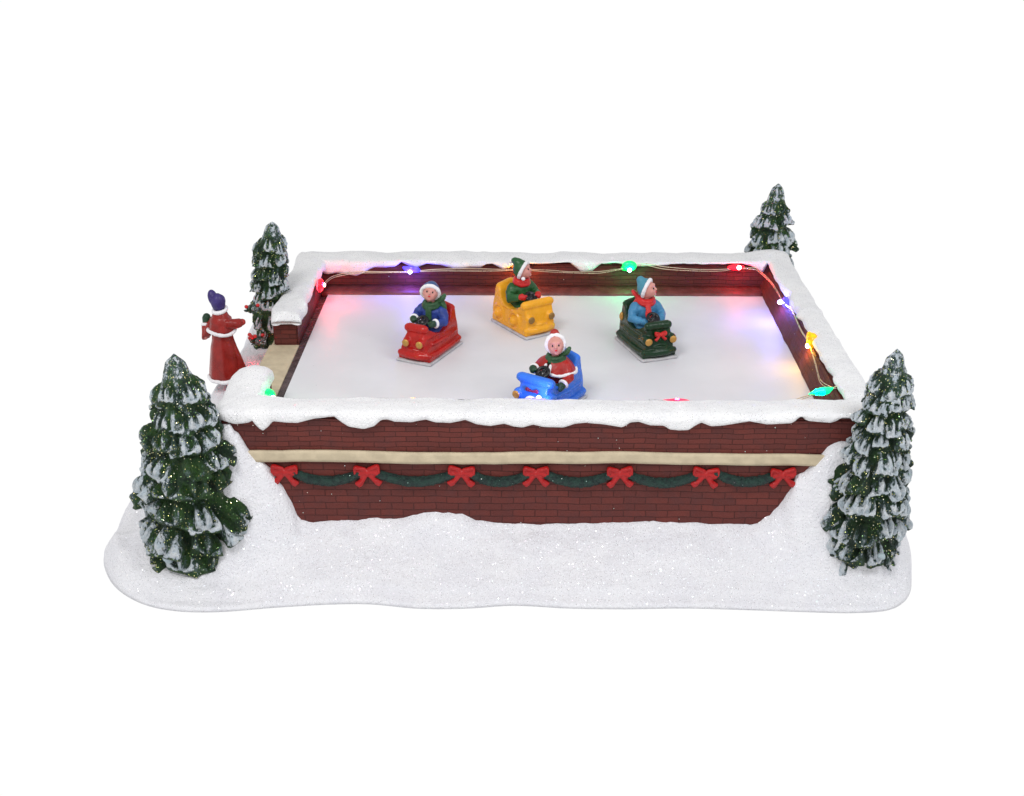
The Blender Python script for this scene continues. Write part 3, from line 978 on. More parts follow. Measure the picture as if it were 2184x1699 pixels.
    tk.build('trunk', paint(name + '_bark', (.05, .03, .02), .8), root)
    if glue:
        for (gx, gy, gz, gr) in glue:
            s = Sc().ell((gx, gy, gz), (gr, gr * .8, gr * .75)); s.ell((gx + gr * .3, gy - .02, gz - gr * .3), (gr * .7, gr * .6, gr * .6))
            s.build('glue_clump', GLUEW, root, vox=.015, smooth=4)  # blob of dried glue on the boughs
    return root
pine('pine_tree', (-5.30, -.14, -.28), (-5.31, -.28, 3.63), 9, TREE_L, 'large snowy pine tree at the front left corner, its lower boughs mostly green', 6,
     [(0, .74), (.1, .84), (.25, .85), (.4, .77), (.55, .66), (.68, .55), (.8, .42), (.9, .26), (1, .03)], .85, (6, 9), .66,
     glue=[(-.34, -.60, .82, .085)])
pine('pine_tree', (4.64, -.34, -.30), (4.87, -.22, 3.74), 11, TREE_R, 'large snowy pine tree at the front right corner, white tipped all over', 8,
     [(0, .50), (.08, .56), (.2, .59), (.4, .58), (.55, .52), (.68, .43), (.8, .34), (.9, .25), (1, .03)], .85, (6, 10), .8,
     glue=[(.22, -.50, 1.02, .06)])
pine('pine_tree', (-5.22, 5.10, 1.25), (-4.93, 5.15, 3.96), 8, TREE_B, 'slim snowy pine tree outside the left wall behind the woman in red', 13,
     [(0, .24), (.15, .29), (.3, .31), (.5, .33), (.65, .35), (.8, .32), (.9, .2), (1, .03)], .8, (5, 7), .75)
pine('pine_tree', (4.62, 8.15, .6), (4.74, 8.15, 3.88), 9, TREE_B, 'snowy pine tree rising behind the back right corner of the rink', 21,
     [(0, .62), (.3, .60), (.5, .55), (.65, .45), (.8, .32), (.9, .22), (1, .03)], .8, (6, 9), .8)

# ================================================================== bumper cars
def make_car(name, loc, deg, mat, label, kind, lampmat=GOLD):
    RL = {'red': .15, 'yellow': .27, 'green': .18, 'blue': .27}[kind]      # half length of the dash roll
    nw = {'red': .62, 'yellow': 1, 'green': .85, 'blue': 1}[kind]
    root = empty(name, loc, math.radians(deg), label, 'bumper car', 'bumper cars on the ice')
    Sc().box((0, 0, .025), (.60, .345, .025), bev=.012).build('base_plate', BASEW, root, vox=.012, smooth=2, rough=.008)
    b = Sc()
    rail = kind in ('red', 'green', 'blue')
    wB = .27 if rail else .315
    # lower hull and skirts
    if rail:
        b.box((-.01, 0, .10), (.565, .315, .055), bev=.03)
        for s in (-1, 1):
            b.tube([(-.54, s * .30, .13), (-.2, s * .305, .12), (.3, s * .30, .13), (.50, s * .27, .15)], [.045, .05, .05, .05])
        b.tube([(-.54, -.28, .14), (-.54, .28, .14)], [.05, .05])
    else:
        b.box((-.01, 0, .11), (.565, .325, .065), bev=.03)
    # front bumper
    b.tube([(.52, -.28, .15), (.57, -.12, .15), (.57, .12, .15), (.52, .28, .15)], [.062, .068, .068, .062])
    # main body: side profile
    prof = [(-.55, .12), (.54, .12), (.555, .25), (.53, .42), (.50, .52), (.42, .60), (.30, .54), (.20, .47), (.02, .43), (-.14, .46), (-.26, .56), (-.33, .70), (-.38, .76), (-.47, .76), (-.50, .68), (-.50, .55), (-.55, .40), (-.575, .25)]
    wf = [wB, wB, wB * .95, wB * .93 * (nw + 1) / 2, wB * .93 * nw, wB * nw, wB * (nw + 1) / 2, wB * 1.04, wB * 1.06, wB * 1.06, wB * 1.04, wB, wB * .9, wB * .9, wB * .95, wB, wB, wB]
    b.prism(prof, wB, bev=.03, wf=wf)
    # dash roll over the hood
    b.tube([(.44, -RL, .60), (.44, RL, .60)], [.082, .082])
    # seat back roll
    b.tube([(-.44, -wB * .78, .72), (-.45, 0, .76), (-.44, wB * .78, .72)], [.065, .075, .065])
    # headlamp pods
    pods = [(.50, -.22, .36), (.50, .22, .36)]
    if kind == 'red': pods = [(.51, -.135, .37), (.51, .135, .37)]
    if kind == 'blue': pods = [(.50, -.27, .35), (.50, .27, .35)]
    if kind == 'green': pods = [(.50, -.23, .37), (.50, .23, .37)]
    for (px, py, pz) in pods:
        b.tube([(px - .12, py, pz - .01), (px + .02, py, pz)], [.08, .092])
    # grille lip
    b.tube([(.555, -.11, .24), (.575, 0, .25), (.555, .11, .24)], [.03, .035, .03])
    if not rail:   # wheel reliefs with fender rings on the flanks
        for s in (-1, 1):
            for wx in (-.34, .17):
                M = rotm('X', 90)
                b.torus((wx, s * wB * 1.00, .25), .155, .030, M)
                b.tube([(wx, s * (wB - .05), .25), (wx, s * (wB + .01), .25)], [.115, .10], n=20)
                b.ell((wx, s * (wB + .018), .25), (.05, .02, .05))
    else:
        for s in (-1, 1):
            b.tube([(-.50, s * .26, .30), (-.1, s * .285, .30), (.35, s * .27, .32)], [.028, .03, .028])
    body = b.build('car_body', mat, root, vox=.012, smooth=9)
    for (px, py, pz) in pods:
        h = Sc().ell((px + .092, py, pz), (.026, .066, .066))
        h.build('headlight', lampmat, root)
    if kind in ('green', 'blue'):
        M = Matrix.Translation((.56, 0, .47 if kind == 'green' else .45)) @ rotm('Z', 90) @ rotm('X', -10)
        if kind == 'green':
            make_bow().build('hood_bow', SCR, root, vox=.010, smooth=2, M=M @ Matrix.Diagonal((.60, .9, .60, 1)))
        else:
            s = Sc(); s.tube([(.545, -.09, .47), (.56, 0, .46), (.545, .09, .47)], [.03, .018, .03]); s.ell((.55, -.085, .47), (.025, .04, .035)); s.ell((.55, .085, .47), (.025, .04, .035))
            s.build('hood_bow', paint('plum_paint', (.16, .008, .05), .35), root, vox=.008, smooth=2)
            s = Sc(); s.ell((.56, 0, .27), (.06, .13, .11)); s.build('nose_plate', WHITE, root, vox=.01, smooth=2)
    if kind == 'green':
        s = Sc(); s.ell((-.46, -.27, .48), (.05, .05, .085)); s.tube([(-.46, -.24, .42), (-.46, -.27, .48)], [.03, .035])
        s.build('side_lamp', GOLD, root, vox=.010, smooth=2)
    # steering wheel
    M = rotm('Y', 38)
    s = Sc().torus((.24, 0, .66), .095, .030, M)
    s.ell((.24, 0, .655), (.05, .05, .03), M); s.tube([(.24, 0, .65), (.33, 0, .58)], [.028, .03])
    for k in range(3):
        a = k * 2.094 + .5
        p = M @ Vector((.09 * math.cos(a), .09 * math.sin(a), 0))
        s.tube([(.24, 0, .655), (.24 + p.x, p.y, .66 + p.z)], .02, n=8)
    s.build('steering_wheel', BLACK, root, vox=.010, smooth=1)
    return root

cars = dict(red=((-2.035, 3.735, ICE + .002), -115), yellow=((-.39, 4.957, ICE + .002), -56), green=((1.78, 3.94, ICE + .002), -70), blue=((.05, 1.54, ICE + .002), -123))
make_car('bumper_car', *cars['red'], RED, 'glossy red bumper car with two gold headlights driven by the figure in blue', 'red')
make_car('bumper_car', *cars['yellow'], YEL, 'glossy yellow bumper car with high curled seat back and round wheel reliefs', 'yellow', GOLD2)
make_car('bumper_car', *cars['green'], GRN, 'glossy dark green bumper car with a red bow between gold headlights', 'green')
make_car('bumper_car', *cars['blue'], BLU, 'bright blue bumper car half hidden behind the front snow cap', 'blue')

# ================================================================== people
def head_parts(root, body, Mh, hatmat, style, bob=False, mouth=True):
    """Mh: head frame (origin at the centre of the head, +x where the face looks). adds the head to the body sculpt, builds hat, eyes, mouth"""
    def tr(p): return tuple(Mh @ Vector(p))
    M3 = Mh.to_3x3().to_4x4()
    body.ell(tr((0, 0, 0)), (.138, .130, .158), M3)
    body.ell(tr((.052, 0, -.060)), (.092, .098, .090), M3)       # jaw, cheeks
    body.ell(tr((.075, .052, -.035)), (.055, .05, .05), M3)
    body.ell(tr((.075, -.052, -.035)), (.055, .05, .05), M3)
    body.ell(tr((.105, 0, -.112)), (.034, .04, .03), M3)         # chin
    body.ell(tr((.148, 0, -.018)), (.028, .021, .022), M3)       # nose
    body.ell(tr((.130, 0, .012)), (.022, .015, .03), M3)
    body.ell(tr((.122, 0, -.068)), (.028, .035, .018), M3)       # lips
    body.ell(tr((.110, 0, .055)), (.030, .09, .03), M3)          # brow
    for s in (-1, 1):
        body.ell(tr((-.005, s * .130, -.01)), (.025, .014, .035), M3)   # ears
    for s in (-1, 1):
        e = Sc().ell(tr((.131, s * .050, .012)), (.012, .013, .017), M3)
        e.build('eye', EYE, root)
    e = Sc().ell(tr((.147, 0, -.066)), (.010, .022, .012), M3).ell(tr((.147, .010, -.062)), (.009, .012, .009), M3).ell(tr((.147, -.010, -.062)), (.009, .012, .009), M3)
    e.build('mouth', LIP, root)
    # hat
    tilt = {'cap': 48, 'hood': 86, 'santa': 50, 'knit': 58}[style]
    # plane normal leans forward; ring plane seen from the normal
    n = Vector((math.sin(math.radians(tilt)), 0, math.cos(math.radians(tilt))))
    n = Vector((math.cos(math.radians(90 - tilt)), 0, -math.sin(math.radians(90 - tilt))))   # points to the uncovered side
    off = {'cap': .035, 'hood': .015, 'santa': .03, 'knit': .005}[style]
    s = Sc()
    nn = np.array(n)
    d = off / .16
    cen = tr((-.018, 0, .022))
    s.ell(cen, (.160, .158, .170), M3, 28, 18, cut=(nn, d))
    if style == 'cap': s.ell(tr((-.05, 0, .10)), (.105, .11, .10), M3)
    if style == 'santa':
        s.tube([tr((-.03, 0, .09)), tr((-.07, 0, .17)), tr((-.12, .02, .205)), tr((-.16, .03, .20))], [.13, .09, .06, .04])
    if style == 'knit': s.tube([tr((-.05, 0, .08)), tr((-.09, 0, .17))], [.13, .08])
    if style == 'hood': s.tube([tr((-.05, 0, .07)), tr((-.04, 0, .18))], [.135, .08])
    s.build('hat', hatmat, root, vox=.011, smooth=3)
    # trim ring lying in the plane
    z = n
    y = Vector((0, 1, 0)); x = y.cross(z)
    R3 = Matrix((x, y, z)).transposed().to_4x4()
    c2 = Vector((-.018, 0, .022)) + n * (off + .002)
    rr = .155 if style != 'hood' else .136
    ring = []
    r_t = {'cap': .036, 'hood': .040, 'santa': .034, 'knit': .034}[style]
    tr_s = Sc()
    pts, rad = [], []
    rg = random.Random(7)
    for k in range(36):
        a = 2 * math.pi * k / 36
        p = R3.to_3x3() @ Vector((rr * math.cos(a) * 1.02, rr * math.sin(a), 0)) + c2
        pts.append(tr(p)); rad.append(r_t * (1 + rg.uniform(-.12, .12)))
    tr_s.tube(pts, rad, n=12, closed=True, flat=1.0, updir=tuple(M3.to_3x3() @ z))
    tr_s.build('hat_trim', WHITE, root, vox=.010, smooth=1)
    if bob:
        Sc().ell(tr((-.185, .03, .20)), (.045, .045, .045)).build('bobble', WHITE, root)
        Sc().ell(tr((.03, -.16, -.12)), (.04, .035, .035)).build('bobble', WHITE, root)

def rider(name, loc, deg, label, coat, hat, style, scarf, hand, look, pitch=6, roll=0, bob=False, cape=False, cuffs=True, lean=(0, 0), scarf_style='knot', grip=((.20, .17, .70), (.22, -.17, .70)), tail=None, hood=None, elbows=None):
    root = empty(name, loc, math.radians(deg), label, 'person', 'riders in the bumper cars')
    hx, hy = lean
    neck = Vector((-.13 + hx * .7, hy * .7, .86))
    hc = Vector((-.10 + hx, hy, 1.085))
    Mh = Matrix.Translation(hc) @ rotm('Z', look) @ rotm('Y', -pitch) @ rotm('X', roll)
    body = Sc()
    body.tube([(-.15, 0, .42), (-.15, 0, .60), tuple(neck)], [.13, .15, .07])          # torso inside the coat
    body.tube([tuple(neck - Vector((0, 0, .06))), tuple(hc - Vector((0, 0, .07)))], [.065, .07])
    shl = [Vector((-.14 + hx * .5, s * .185 + hy * .5, .78)) for s in (1, -1)]
    elb = elbows or [Vector((-.02, .285, .60)), Vector((-.02, -.285, .60))]
    hnd = [Vector(grip[0]), Vector(grip[1])]
    wr = [e + (h - e) * .72 for e, h in zip(elb, hnd)]
    for k in (0, 1):
        body.tube([shl[k], elb[k], wr[k], hnd[k]], [.055, .045, .035, .04])
        s = 1 if k == 0 else -1
        for q in range(4):                                                       # short fingers inside the mitten
            fd = (hnd[k] - wr[k]).normalized()
            b0 = hnd[k] + Vector((0, (q - 1.5) * .016, 0))
            body.tube([b0, b0 + fd * .035 + Vector((0, 0, -.012))], [.010, .008], n=6)
    body.tube([(-.15, .09, .42), (.05, .12, .42), (.22, .11, .36)], [.09, .085, .07])      # thighs in the cockpit
    body.tube([(-.15, -.09, .42), (.05, -.12, .42), (.22, -.11, .36)], [.09, .085, .07])
    head_parts(root, body, Mh, hat, style, bob)
    body.build('body', SKIN, root, vox=.012, smooth=2)
    # coat
    c = Sc()
    c.tube([(-.14, 0, .40), (-.15, 0, .55), (-.14 + hx * .3, hy * .3, .72), tuple(neck - Vector((0, 0, .02)))], [.20, .205, .19, .10], n=20, flat=.95)
    c.ell((-.14 + hx * .4, hy * .4, .74), (.165, .235, .12))
    for k in (1, -1): c.tube([(-.15, .09 * k, .42), (.05, .12 * k, .42), (.22, .11 * k, .36)], [.105, .10, .085])
    for k in (0, 1):
        c.tube([shl[k] - Vector((0, 0, .015)), (shl[k] + elb[k]) / 2 + Vector((-.01, 0, .0)), elb[k], wr[k]], [.095, .098, .085, .068])
    # creases
    rg = random.Random(int(deg) + 300)
    c.build('coat', coat, root, vox=.013, smooth=3, rough=.010, seed=int(abs(deg)))
    for k in (0, 1):
        fd = (hnd[k] - wr[k]).normalized()
        if cuffs:
            q = fd.to_track_quat('Z', 'Y').to_matrix().to_4x4()
            Sc().torus(tuple(wr[k] + fd * .005), .058, .028, q).build('cuff', WHITE, root, vox=.010, smooth=1)
        m = Sc()
        m.tube([wr[k] + fd * .02, hnd[k], hnd[k] + fd * .035 + Vector((0, 0, -.025))], [.05, .066, .05])
        s = 1 if k == 0 else -1
        m.tube([hnd[k] + Vector((0, -s * .02, .01)), hnd[k] + Vector((.03, -s * .07, .01))], [.03, .024])   # thumb
        m.build('mitten', hand, root, vox=.010, smooth=2, rough=.004)
    # scarf
    s = Sc()
    cc = neck + Vector((0.01, 0, .035))
    s.torus(tuple(cc + Vector((.005, 0, .0))), .105, .050, rotm('Y', 12), ry=.115)
    s.torus(tuple(cc + Vector((.01, 0, -.035))), .125, .040, rotm('Y', 14), ry=.135)
    if tail:
        for (pts, rad) in tail:
            s.tube([tuple(cc + Vector(p)) for p in pts], rad, flat=.6)
    s.build('scarf', scarf, root, vox=.011, smooth=2, rough=.006)
    if cape:
        # short shoulder cape with a scalloped fur edge, open in front
        n, mrow = 48, 8
        V, F = [], []
        def ring(t, a):
            rx, ry = .10 + .18 * t ** .7, .11 + .235 * t ** .7
            z = .885 - .20 * t ** 1.4 + .012 * math.cos(a * 5) * t
            return (-.135 + rx * math.cos(a), ry * math.sin(a), z)
        a0 = math.radians(9)
        for side in (0, 1):
            for j_ in range(mrow + 1):
                for i_ in range(n + 1):
                    a = a0 + (2 * math.pi - 2 * a0) * i_ / n
                    p = np.array(ring(j_ / mrow, a))
                    if side: p = p + np.array((-.02 * math.cos(a), -.02 * math.sin(a), -.02))
                    V.append(p)
        st_ = n + 1; blk = (mrow + 1) * st_
        for j_ in range(mrow):
            for i_ in range(n):
                q = j_ * st_ + i_
                F.append((q, q + 1, q + st_ + 1, q + st_)); F.append((blk + q, blk + q + st_, blk + q + st_ + 1, blk + q + 1))
        cp = mesh_obj('cape', np.array(V), F, coat, root)
        pts = [ring(1.02, a0 + (2 * math.pi - 2 * a0) * i_ / 60) for i_ in range(61)]
        rg = random.Random(3)
        f0 = [ring(t, a0) for t in (.55, .8)]; f1 = [ring(t, -a0) for t in (.8, .55)]
        allp = f0 + pts + f1
        Sc().tube(allp, [.026 * (1 + rg.uniform(-.15, .2)) for _ in allp], n=10).build('cape_trim', WHITE, root, vox=.009, smooth=1)
    return root

rider('person', *cars['red'], 'figure in blue coat and green scarf driving the red bumper car', NAVY, HATNAVY, 'cap', MOSS, MITT, look=24, pitch=18, roll=-8, lean=(.02, .0),
      tail=[([(.10, .02, 0), (.15, .02, -.10), (.17, .03, -.24), (.17, .03, -.30)], [.05, .058, .06, .05]),
            ([(-.02, .10, .02), (-.04, .17, .06), (-.05, .20, .10)], [.06, .085, .085]), ([(-.05, .19, .0), (-.06, .22, -.06)], [.08, .07])],
      grip=((.23, .20, .64), (.24, -.17, .68)))
rider('person', *cars['yellow'], 'elf-like rider in green coat and red collar driving the yellow bumper car', COATG, HATG, 'santa', SCR, SCR, look=38, pitch=16, roll=0, bob=True, cuffs=False, lean=(.04, .02),
      grip=((.24, .16, .68), (.22, -.18, .69)))
rider('person', *cars['green'], 'rider in teal coat and red scarf driving the dark green bumper car', COATT, HATT, 'knit', SCR, COATT, look=48, pitch=14, roll=0, cuffs=False, lean=(.02, .02),
      tail=[([(.10, -.02, -.01), (.17, -.03, -.10), (.24, -.04, -.20)], [.045, .05, .05]), ([(.22, -.04, -.19), (.27, -.04, -.235)], [.07, .075]),
            ([(-.02, -.08, .0), (-.07, -.15, .05), (-.10, -.19, .11)], [.055, .065, .06]), ([(-.06, -.15, -.02), (-.08, -.19, -.09)], [.06, .05])],
      grip=((.22, .17, .62), (.20, -.16, .60)))
rider('person', (cars['blue'][0][0], cars['blue'][0][1], ICE - .075), cars['blue'][1], 'figure in red fur trimmed cape and hood driving the blue bumper car', COATR, HATR, 'hood', MOSS, MITT, look=32, pitch=14, roll=6, cape=True, lean=(.0, .02),
      tail=[([(-.02, .10, .04), (-.05, .17, .08), (-.06, .19, .12)], [.055, .075, .07])],
      grip=((.16, .30, .55), (.24, -.18, .76)), elbows=[Vector((-.04, .31, .62)), Vector((-.02, -.27, .66))])

# ------------------------------------------------------------------ woman in red robe outside the gap
wm = empty('person', (-5.60, 3.46, 1.50), math.radians(52), 'standing woman in long red robe and purple bonnet seen from behind', 'person')
wm.scale = (.93, .93, 1.05)
# local frame: +x where she faces (away from us, to the right)
body = Sc()
body.tube([(0, 0, .55), (0, 0, .85), (0, 0, 1.10), (.0, 0, 1.26)], [.15, .13, .14, .07])
body.tube([(0, 0, 1.2), (0, .02, 1.40)], [.055, .06])
for s in (-1, 1):
    body.tube([(0, s * .07, .60), (0, s * .08, .30), (0, s * .08, .06)], [.10, .07, .05])
    body.ell((.05, s * .08, .04), (.10, .05, .04))
armL = [Vector((-.02, .17, 1.08)), Vector((-.16, .30, .80)), Vector((-.05, .36, 1.08))]
armR = [Vector((0, -.17, 1.10)), Vector((.15, -.24, 1.08)), Vector((.27, -.25, 1.08))]
for A in (armL, armR):
    body.tube(A, [.05, .04, .035])
    fd = (A[2] - A[1]).normalized()
    for q in range(4):
        b0 = A[2] + Vector((0, (q - 1.5) * .016, 0)); body.tube([b0, b0 + fd * .05], [.010, .008], n=6)
Mh = Matrix.Translation((.02, .02, 1.44)) @ rotm('Z', 20) @ rotm('Y', -4)
def trh(p): return tuple(Mh @ Vector(p))
M3 = Mh.to_3x3().to_4x4()
body.ell(trh((0, 0, 0)), (.12, .11, .135), M3); body.ell(trh((.05, 0, -.05)), (.075, .08, .075), M3); body.ell(trh((.125, 0, -.01)), (.02, .018, .02), M3)
body.build('body', SKIN, wm, vox=.013, smooth=2)
for s in (-1, 1): Sc().ell(trh((.112, s * .042, .015)), (.012, .012, .015), M3).build('eye', EYE, wm)
Sc().ell(trh((.125, 0, -.06)), (.01, .02, .01), M3).build('mouth', LIP, wm)
s = Sc(); s.ell(trh((-.03, 0, .01)), (.135, .135, .155), M3, 28, 18, cut=(np.array((1., 0, 0)), .35))
s.ell(trh((-.03, .10, .08)), (.10, .085, .14), rotm('X', -18) @ M3); s.ell(trh((-.04, -.06, .045)), (.10, .09, .11), M3); s.tube([trh((-.03, .0, -.03)), trh((-.03, 0, -.13))], [.12, .075])
s.build('bonnet', PURP, wm, vox=.012, smooth=3)
# robe: lathe with soft folds
def lathe(name, prof, mat, parent, folds=0, nf=9, c=(0, 0), sq=1.0, n=60, ph=0, cap=True):
    V, F = [], []
    k = len(prof)
    for (r, z, cx, cy) in prof:
        for i_ in range(n):
            a = 2 * math.pi * i_ / n
            amt = folds * (1 - (z - prof[-1][1]) / (prof[0][1] - prof[-1][1]))
            rr = r * (1 + amt * (math.cos(a * nf + ph) * .6 + math.cos(a * 4 + 1 + ph) * .5))
            V.append((cx + rr * math.cos(a), cy + rr * math.sin(a) * sq, z))
    for j_ in range(k - 1):
        for i_ in range(n):
            i2 = (i_ + 1) % n
            F.append((j_ * n + i_, (j_ + 1) * n + i_, (j_ + 1) * n + i2, j_ * n + i2))
    if cap:
        F.append(tuple(range(n))); F.append(tuple((k - 1) * n + i_ for i_ in range(n))[::-1])
    return mesh_obj(name, V, F, mat, parent), V
pr = [(.10, 1.26, 0, 0), (.20, 1.17, 0, 0), (.205, 1.05, 0, 0), (.195, .95, 0, 0), (.19, .86, 0, 0), (.205, .78, 0, 0), (.235, .68, 0, 0), (.255, .56, 0, 0), (.275, .44, 0, 0), (.295, .32, 0, 0), (.31, .22, 0, 0), (.32, .15, 0, 0)]
lathe('robe', pr, ROBE, wm, .05, 8)
# robe opening panel flaring out at her front right
fl = Sc(); fl.tube([(.08, -.13, .75), (.13, -.18, .5), (.17, -.23, .28), (.19, -.25, .17)], [.07, .09, .10, .09]); fl.build('robe_panel', ROBE, wm, vox=.02, smooth=4)
rg = random.Random(2)
pts = []
for i_ in range(60):
    a = 2 * math.pi * i_ / 60
    rr = .325 * (1 + .05 * (math.cos(a * 8) * .6 + math.cos(a * 4 + 1) * .5))
    pts.append((rr * math.cos(a), rr * math.sin(a), .145 + .01 * math.sin(a * 3)))
Sc().tube(pts, [.033 * (1 + rg.uniform(-.1, .15)) for _ in pts], n=10, closed=True).build('hem_trim', WHITE, wm, vox=.012, smooth=2)
Sc().tube([(-.02, .315, .15), (-.0, .315, .3), (.0, .29, .45)], [.03, .026, .012], n=8).build('hem_trim', WHITE, wm, vox=.012, smooth=2)
# cape
pc = [(.10, 1.31, 0, 0), (.13, 1.27, 0, 0), (.17, 1.19, 0, 0), (.205, 1.09, 0, 0), (.235, 1.00, 0, 0), (.245, .97, 0, 0)]
lathe('cape', pc, ROBE, wm, .05, 6)
pts = [(.25 * math.cos(a), .25 * math.sin(a), .965 + .025 * math.cos(a * 2 + .5)) for a in np.linspace(0, 2 * math.pi, 60, endpoint=False)]
Sc().tube(pts, [.032 * (1 + rg.uniform(-.1, .15)) for _ in pts], n=10, closed=True).build('cape_trim', WHITE, wm, vox=.012, smooth=2)
pts = [(.12 * math.cos(a), .12 * math.sin(a), 1.315 + .02 * math.cos(a)) for a in np.linspace(0, 2 * math.pi, 40, endpoint=False)]
Sc().tube(pts, [.036 * (1 + rg.uniform(-.1, .15)) for _ in pts], n=10, closed=True).build('collar_trim', WHITE, wm, vox=.012, smooth=2)
s = Sc(); s.tube([armL[0], (armL[0] + armL[1]) / 2 + Vector((-.02, .03, -.02)), armL[1], armL[1] + (armL[2] - armL[1]) * .7], [.09, .095, .085, .085]); s.build('sleeve', ROBE, wm, vox=.014, smooth=3, rough=.008)
s = Sc(); s.tube([armR[0], armR[1], armR[1] + (armR[2] - armR[1]) * .75], [.09, .085, .075]); s.build('sleeve', ROBE, wm, vox=.014, smooth=3, rough=.008)
fd = (armL[2] - armL[1]).normalized()
Sc().torus(tuple(armL[1] + (armL[2] - armL[1]) * .72), .075, .028, fd.to_track_quat('Z', 'Y').to_matrix().to_4x4()).build('cuff', WHITE, wm, vox=.011, smooth=1)
s = Sc(); s.tube([armL[1] + (armL[2] - armL[1]) * .8, armL[2] + fd * .03], [.07, .085]); s.build('mitten', MITT, wm, vox=.012, smooth=2)
s = Sc(); s.tube([armR[1] + (armR[2] - armR[1]) * .75, armR[2] + Vector((.02, -.01, 0))], [.055, .06]); s.tube([armR[2], armR[2] + Vector((.0, .05, .03))], [.028, .022]); s.build('mitten', HATR, wm, vox=.012, smooth=2)
for sg in (-1, 1):
    Sc().tube([(0, sg * .10, .12), (.0, sg * .10, .05), (.10, sg * .10, .04)], [.085, .08, .065]).build('boot', PURP, wm, vox=.014, smooth=3)

# ------------------------------------------------------------------ small sprig with bits coloured as if lit red, and red bow, beside the woman
def sprig(loc, label, seed, n=70, r=.20, lit_bits=5):
    rg = random.Random(seed)
    root = empty('pine_sprig', loc, 0, label, 'sprig', 'small pine sprigs by the woman')
    s = Sc()
    for k in range(n):
        a = rg.uniform(0, 6.28); e = rg.uniform(-.2, 1.2)
        d = Vector((math.cos(a) * math.cos(e), math.sin(a) * math.cos(e), math.sin(e) * .8))
        b0 = d * r * rg.uniform(.05, .5)
        s.tube([b0, b0 + d * r * rg.uniform(.35, .6)], [.022, .010], n=6)
    s.ell((0, 0, .02), (r * .6, r * .6, r * .45))
    o = s.build('needles', TREE_B, root)
    me = o.data
    at = me.attributes.new('snow', 'FLOAT', 'POINT'); at.data.foreach_set('value', [.25] * len(me.vertices))
    for k in range(lit_bits):
        a = rg.uniform(0, 6.28)
        Sc().ell((math.cos(a) * r * .7, -abs(math.sin(a)) * r * .7, .06 + rg.uniform(0, r * .6)), (.035, .035, .032)).build('lit_bit', SCR, root)  # red light on the sprig, put in as red painted balls
    return root
sprig((-5.20, 4.25, 1.98), 'small pine sprig with bits coloured as if lit red between the woman and the slim pine', 4, 60, .17, 6)
sprig((-5.28, 4.5, 2.50), 'snowy pine twig above the red-lit sprig beside the slim pine', 9, 50, .17, 2)

# ================================================================== fairy lights
strand = empty('fairy_lights', (0, 0, 0), 0, 'string of coloured fairy lights on bare wire draped inside the brick walls', 'string lights')
COLS = {'red': (1, .02, .05), 'violet': (.12, .08, 1), 'orange': (1, .28, .02), 'green': (.0, .9, .22), 'blue': (.17, .14, 1), 'yellow': (1, .48, .0), 'pink': (1, .06, .16), 'cyan': (.0, .80, .38), 'lavender': (.45, .38, 1)}
leds = [  # colour, lamp position, glue centre, glue radii, power
    ('green', (-4.22, .84, 2.43), (-4.33, .95, 2.44), (.12, .13, .09), 2.0),
    ('red', (-4.24, 6.05, 2.42), (-4.29, 5.98, 2.44), (.07, .17, .13), 6.0),
    ('violet', (-2.65, 6.90, 2.40), (-2.62, 6.95, 2.44), (.16, .07, .07), 13.0),
    ('orange', (-.44, 6.90, 2.45), (-.45, 6.95, 2.50), (.18, .07, .08), 6.0),
    ('green', (1.70, 6.86, 2.47), (1.70, 6.93, 2.53), (.15, .08, .11), 6.0),
    ('red', (3.86, 6.88, 2.52), (3.80, 6.95, 2.50), (.17, .07, .06), 5.0),
    ('blue', (4.36, 5.20, 2.42), (4.45, 5.10, 2.45), (.07, .16, .10), 12.0),
    ('yellow', (4.42, 3.02, 2.44), (4.50, 3.08, 2.50), (.10, .14, .15), 3.2),
    ('cyan', (4.22, 1.05, 2.47), (4.22, 1.05, 2.49), (.18, .07, .075), 3.0),
    ('pink', (1.95, .60, 2.46), (1.95, .62, 2.47), (.24, .09, .085), 3.0),
    ('lavender', (-.15, .66, 2.53), (-.17, .57, 2.49), (.24, .10, .075), 5.0),
    ('red', (-5.45, 4.0, 1.62), (-5.45, 4.0, 1.60), (.06, .06, .06), 2.5),
    ('orange', (-2.05, .68, 2.47), (-2.05, .66, 2.47), (.10, .05, .06), 2.0),
]
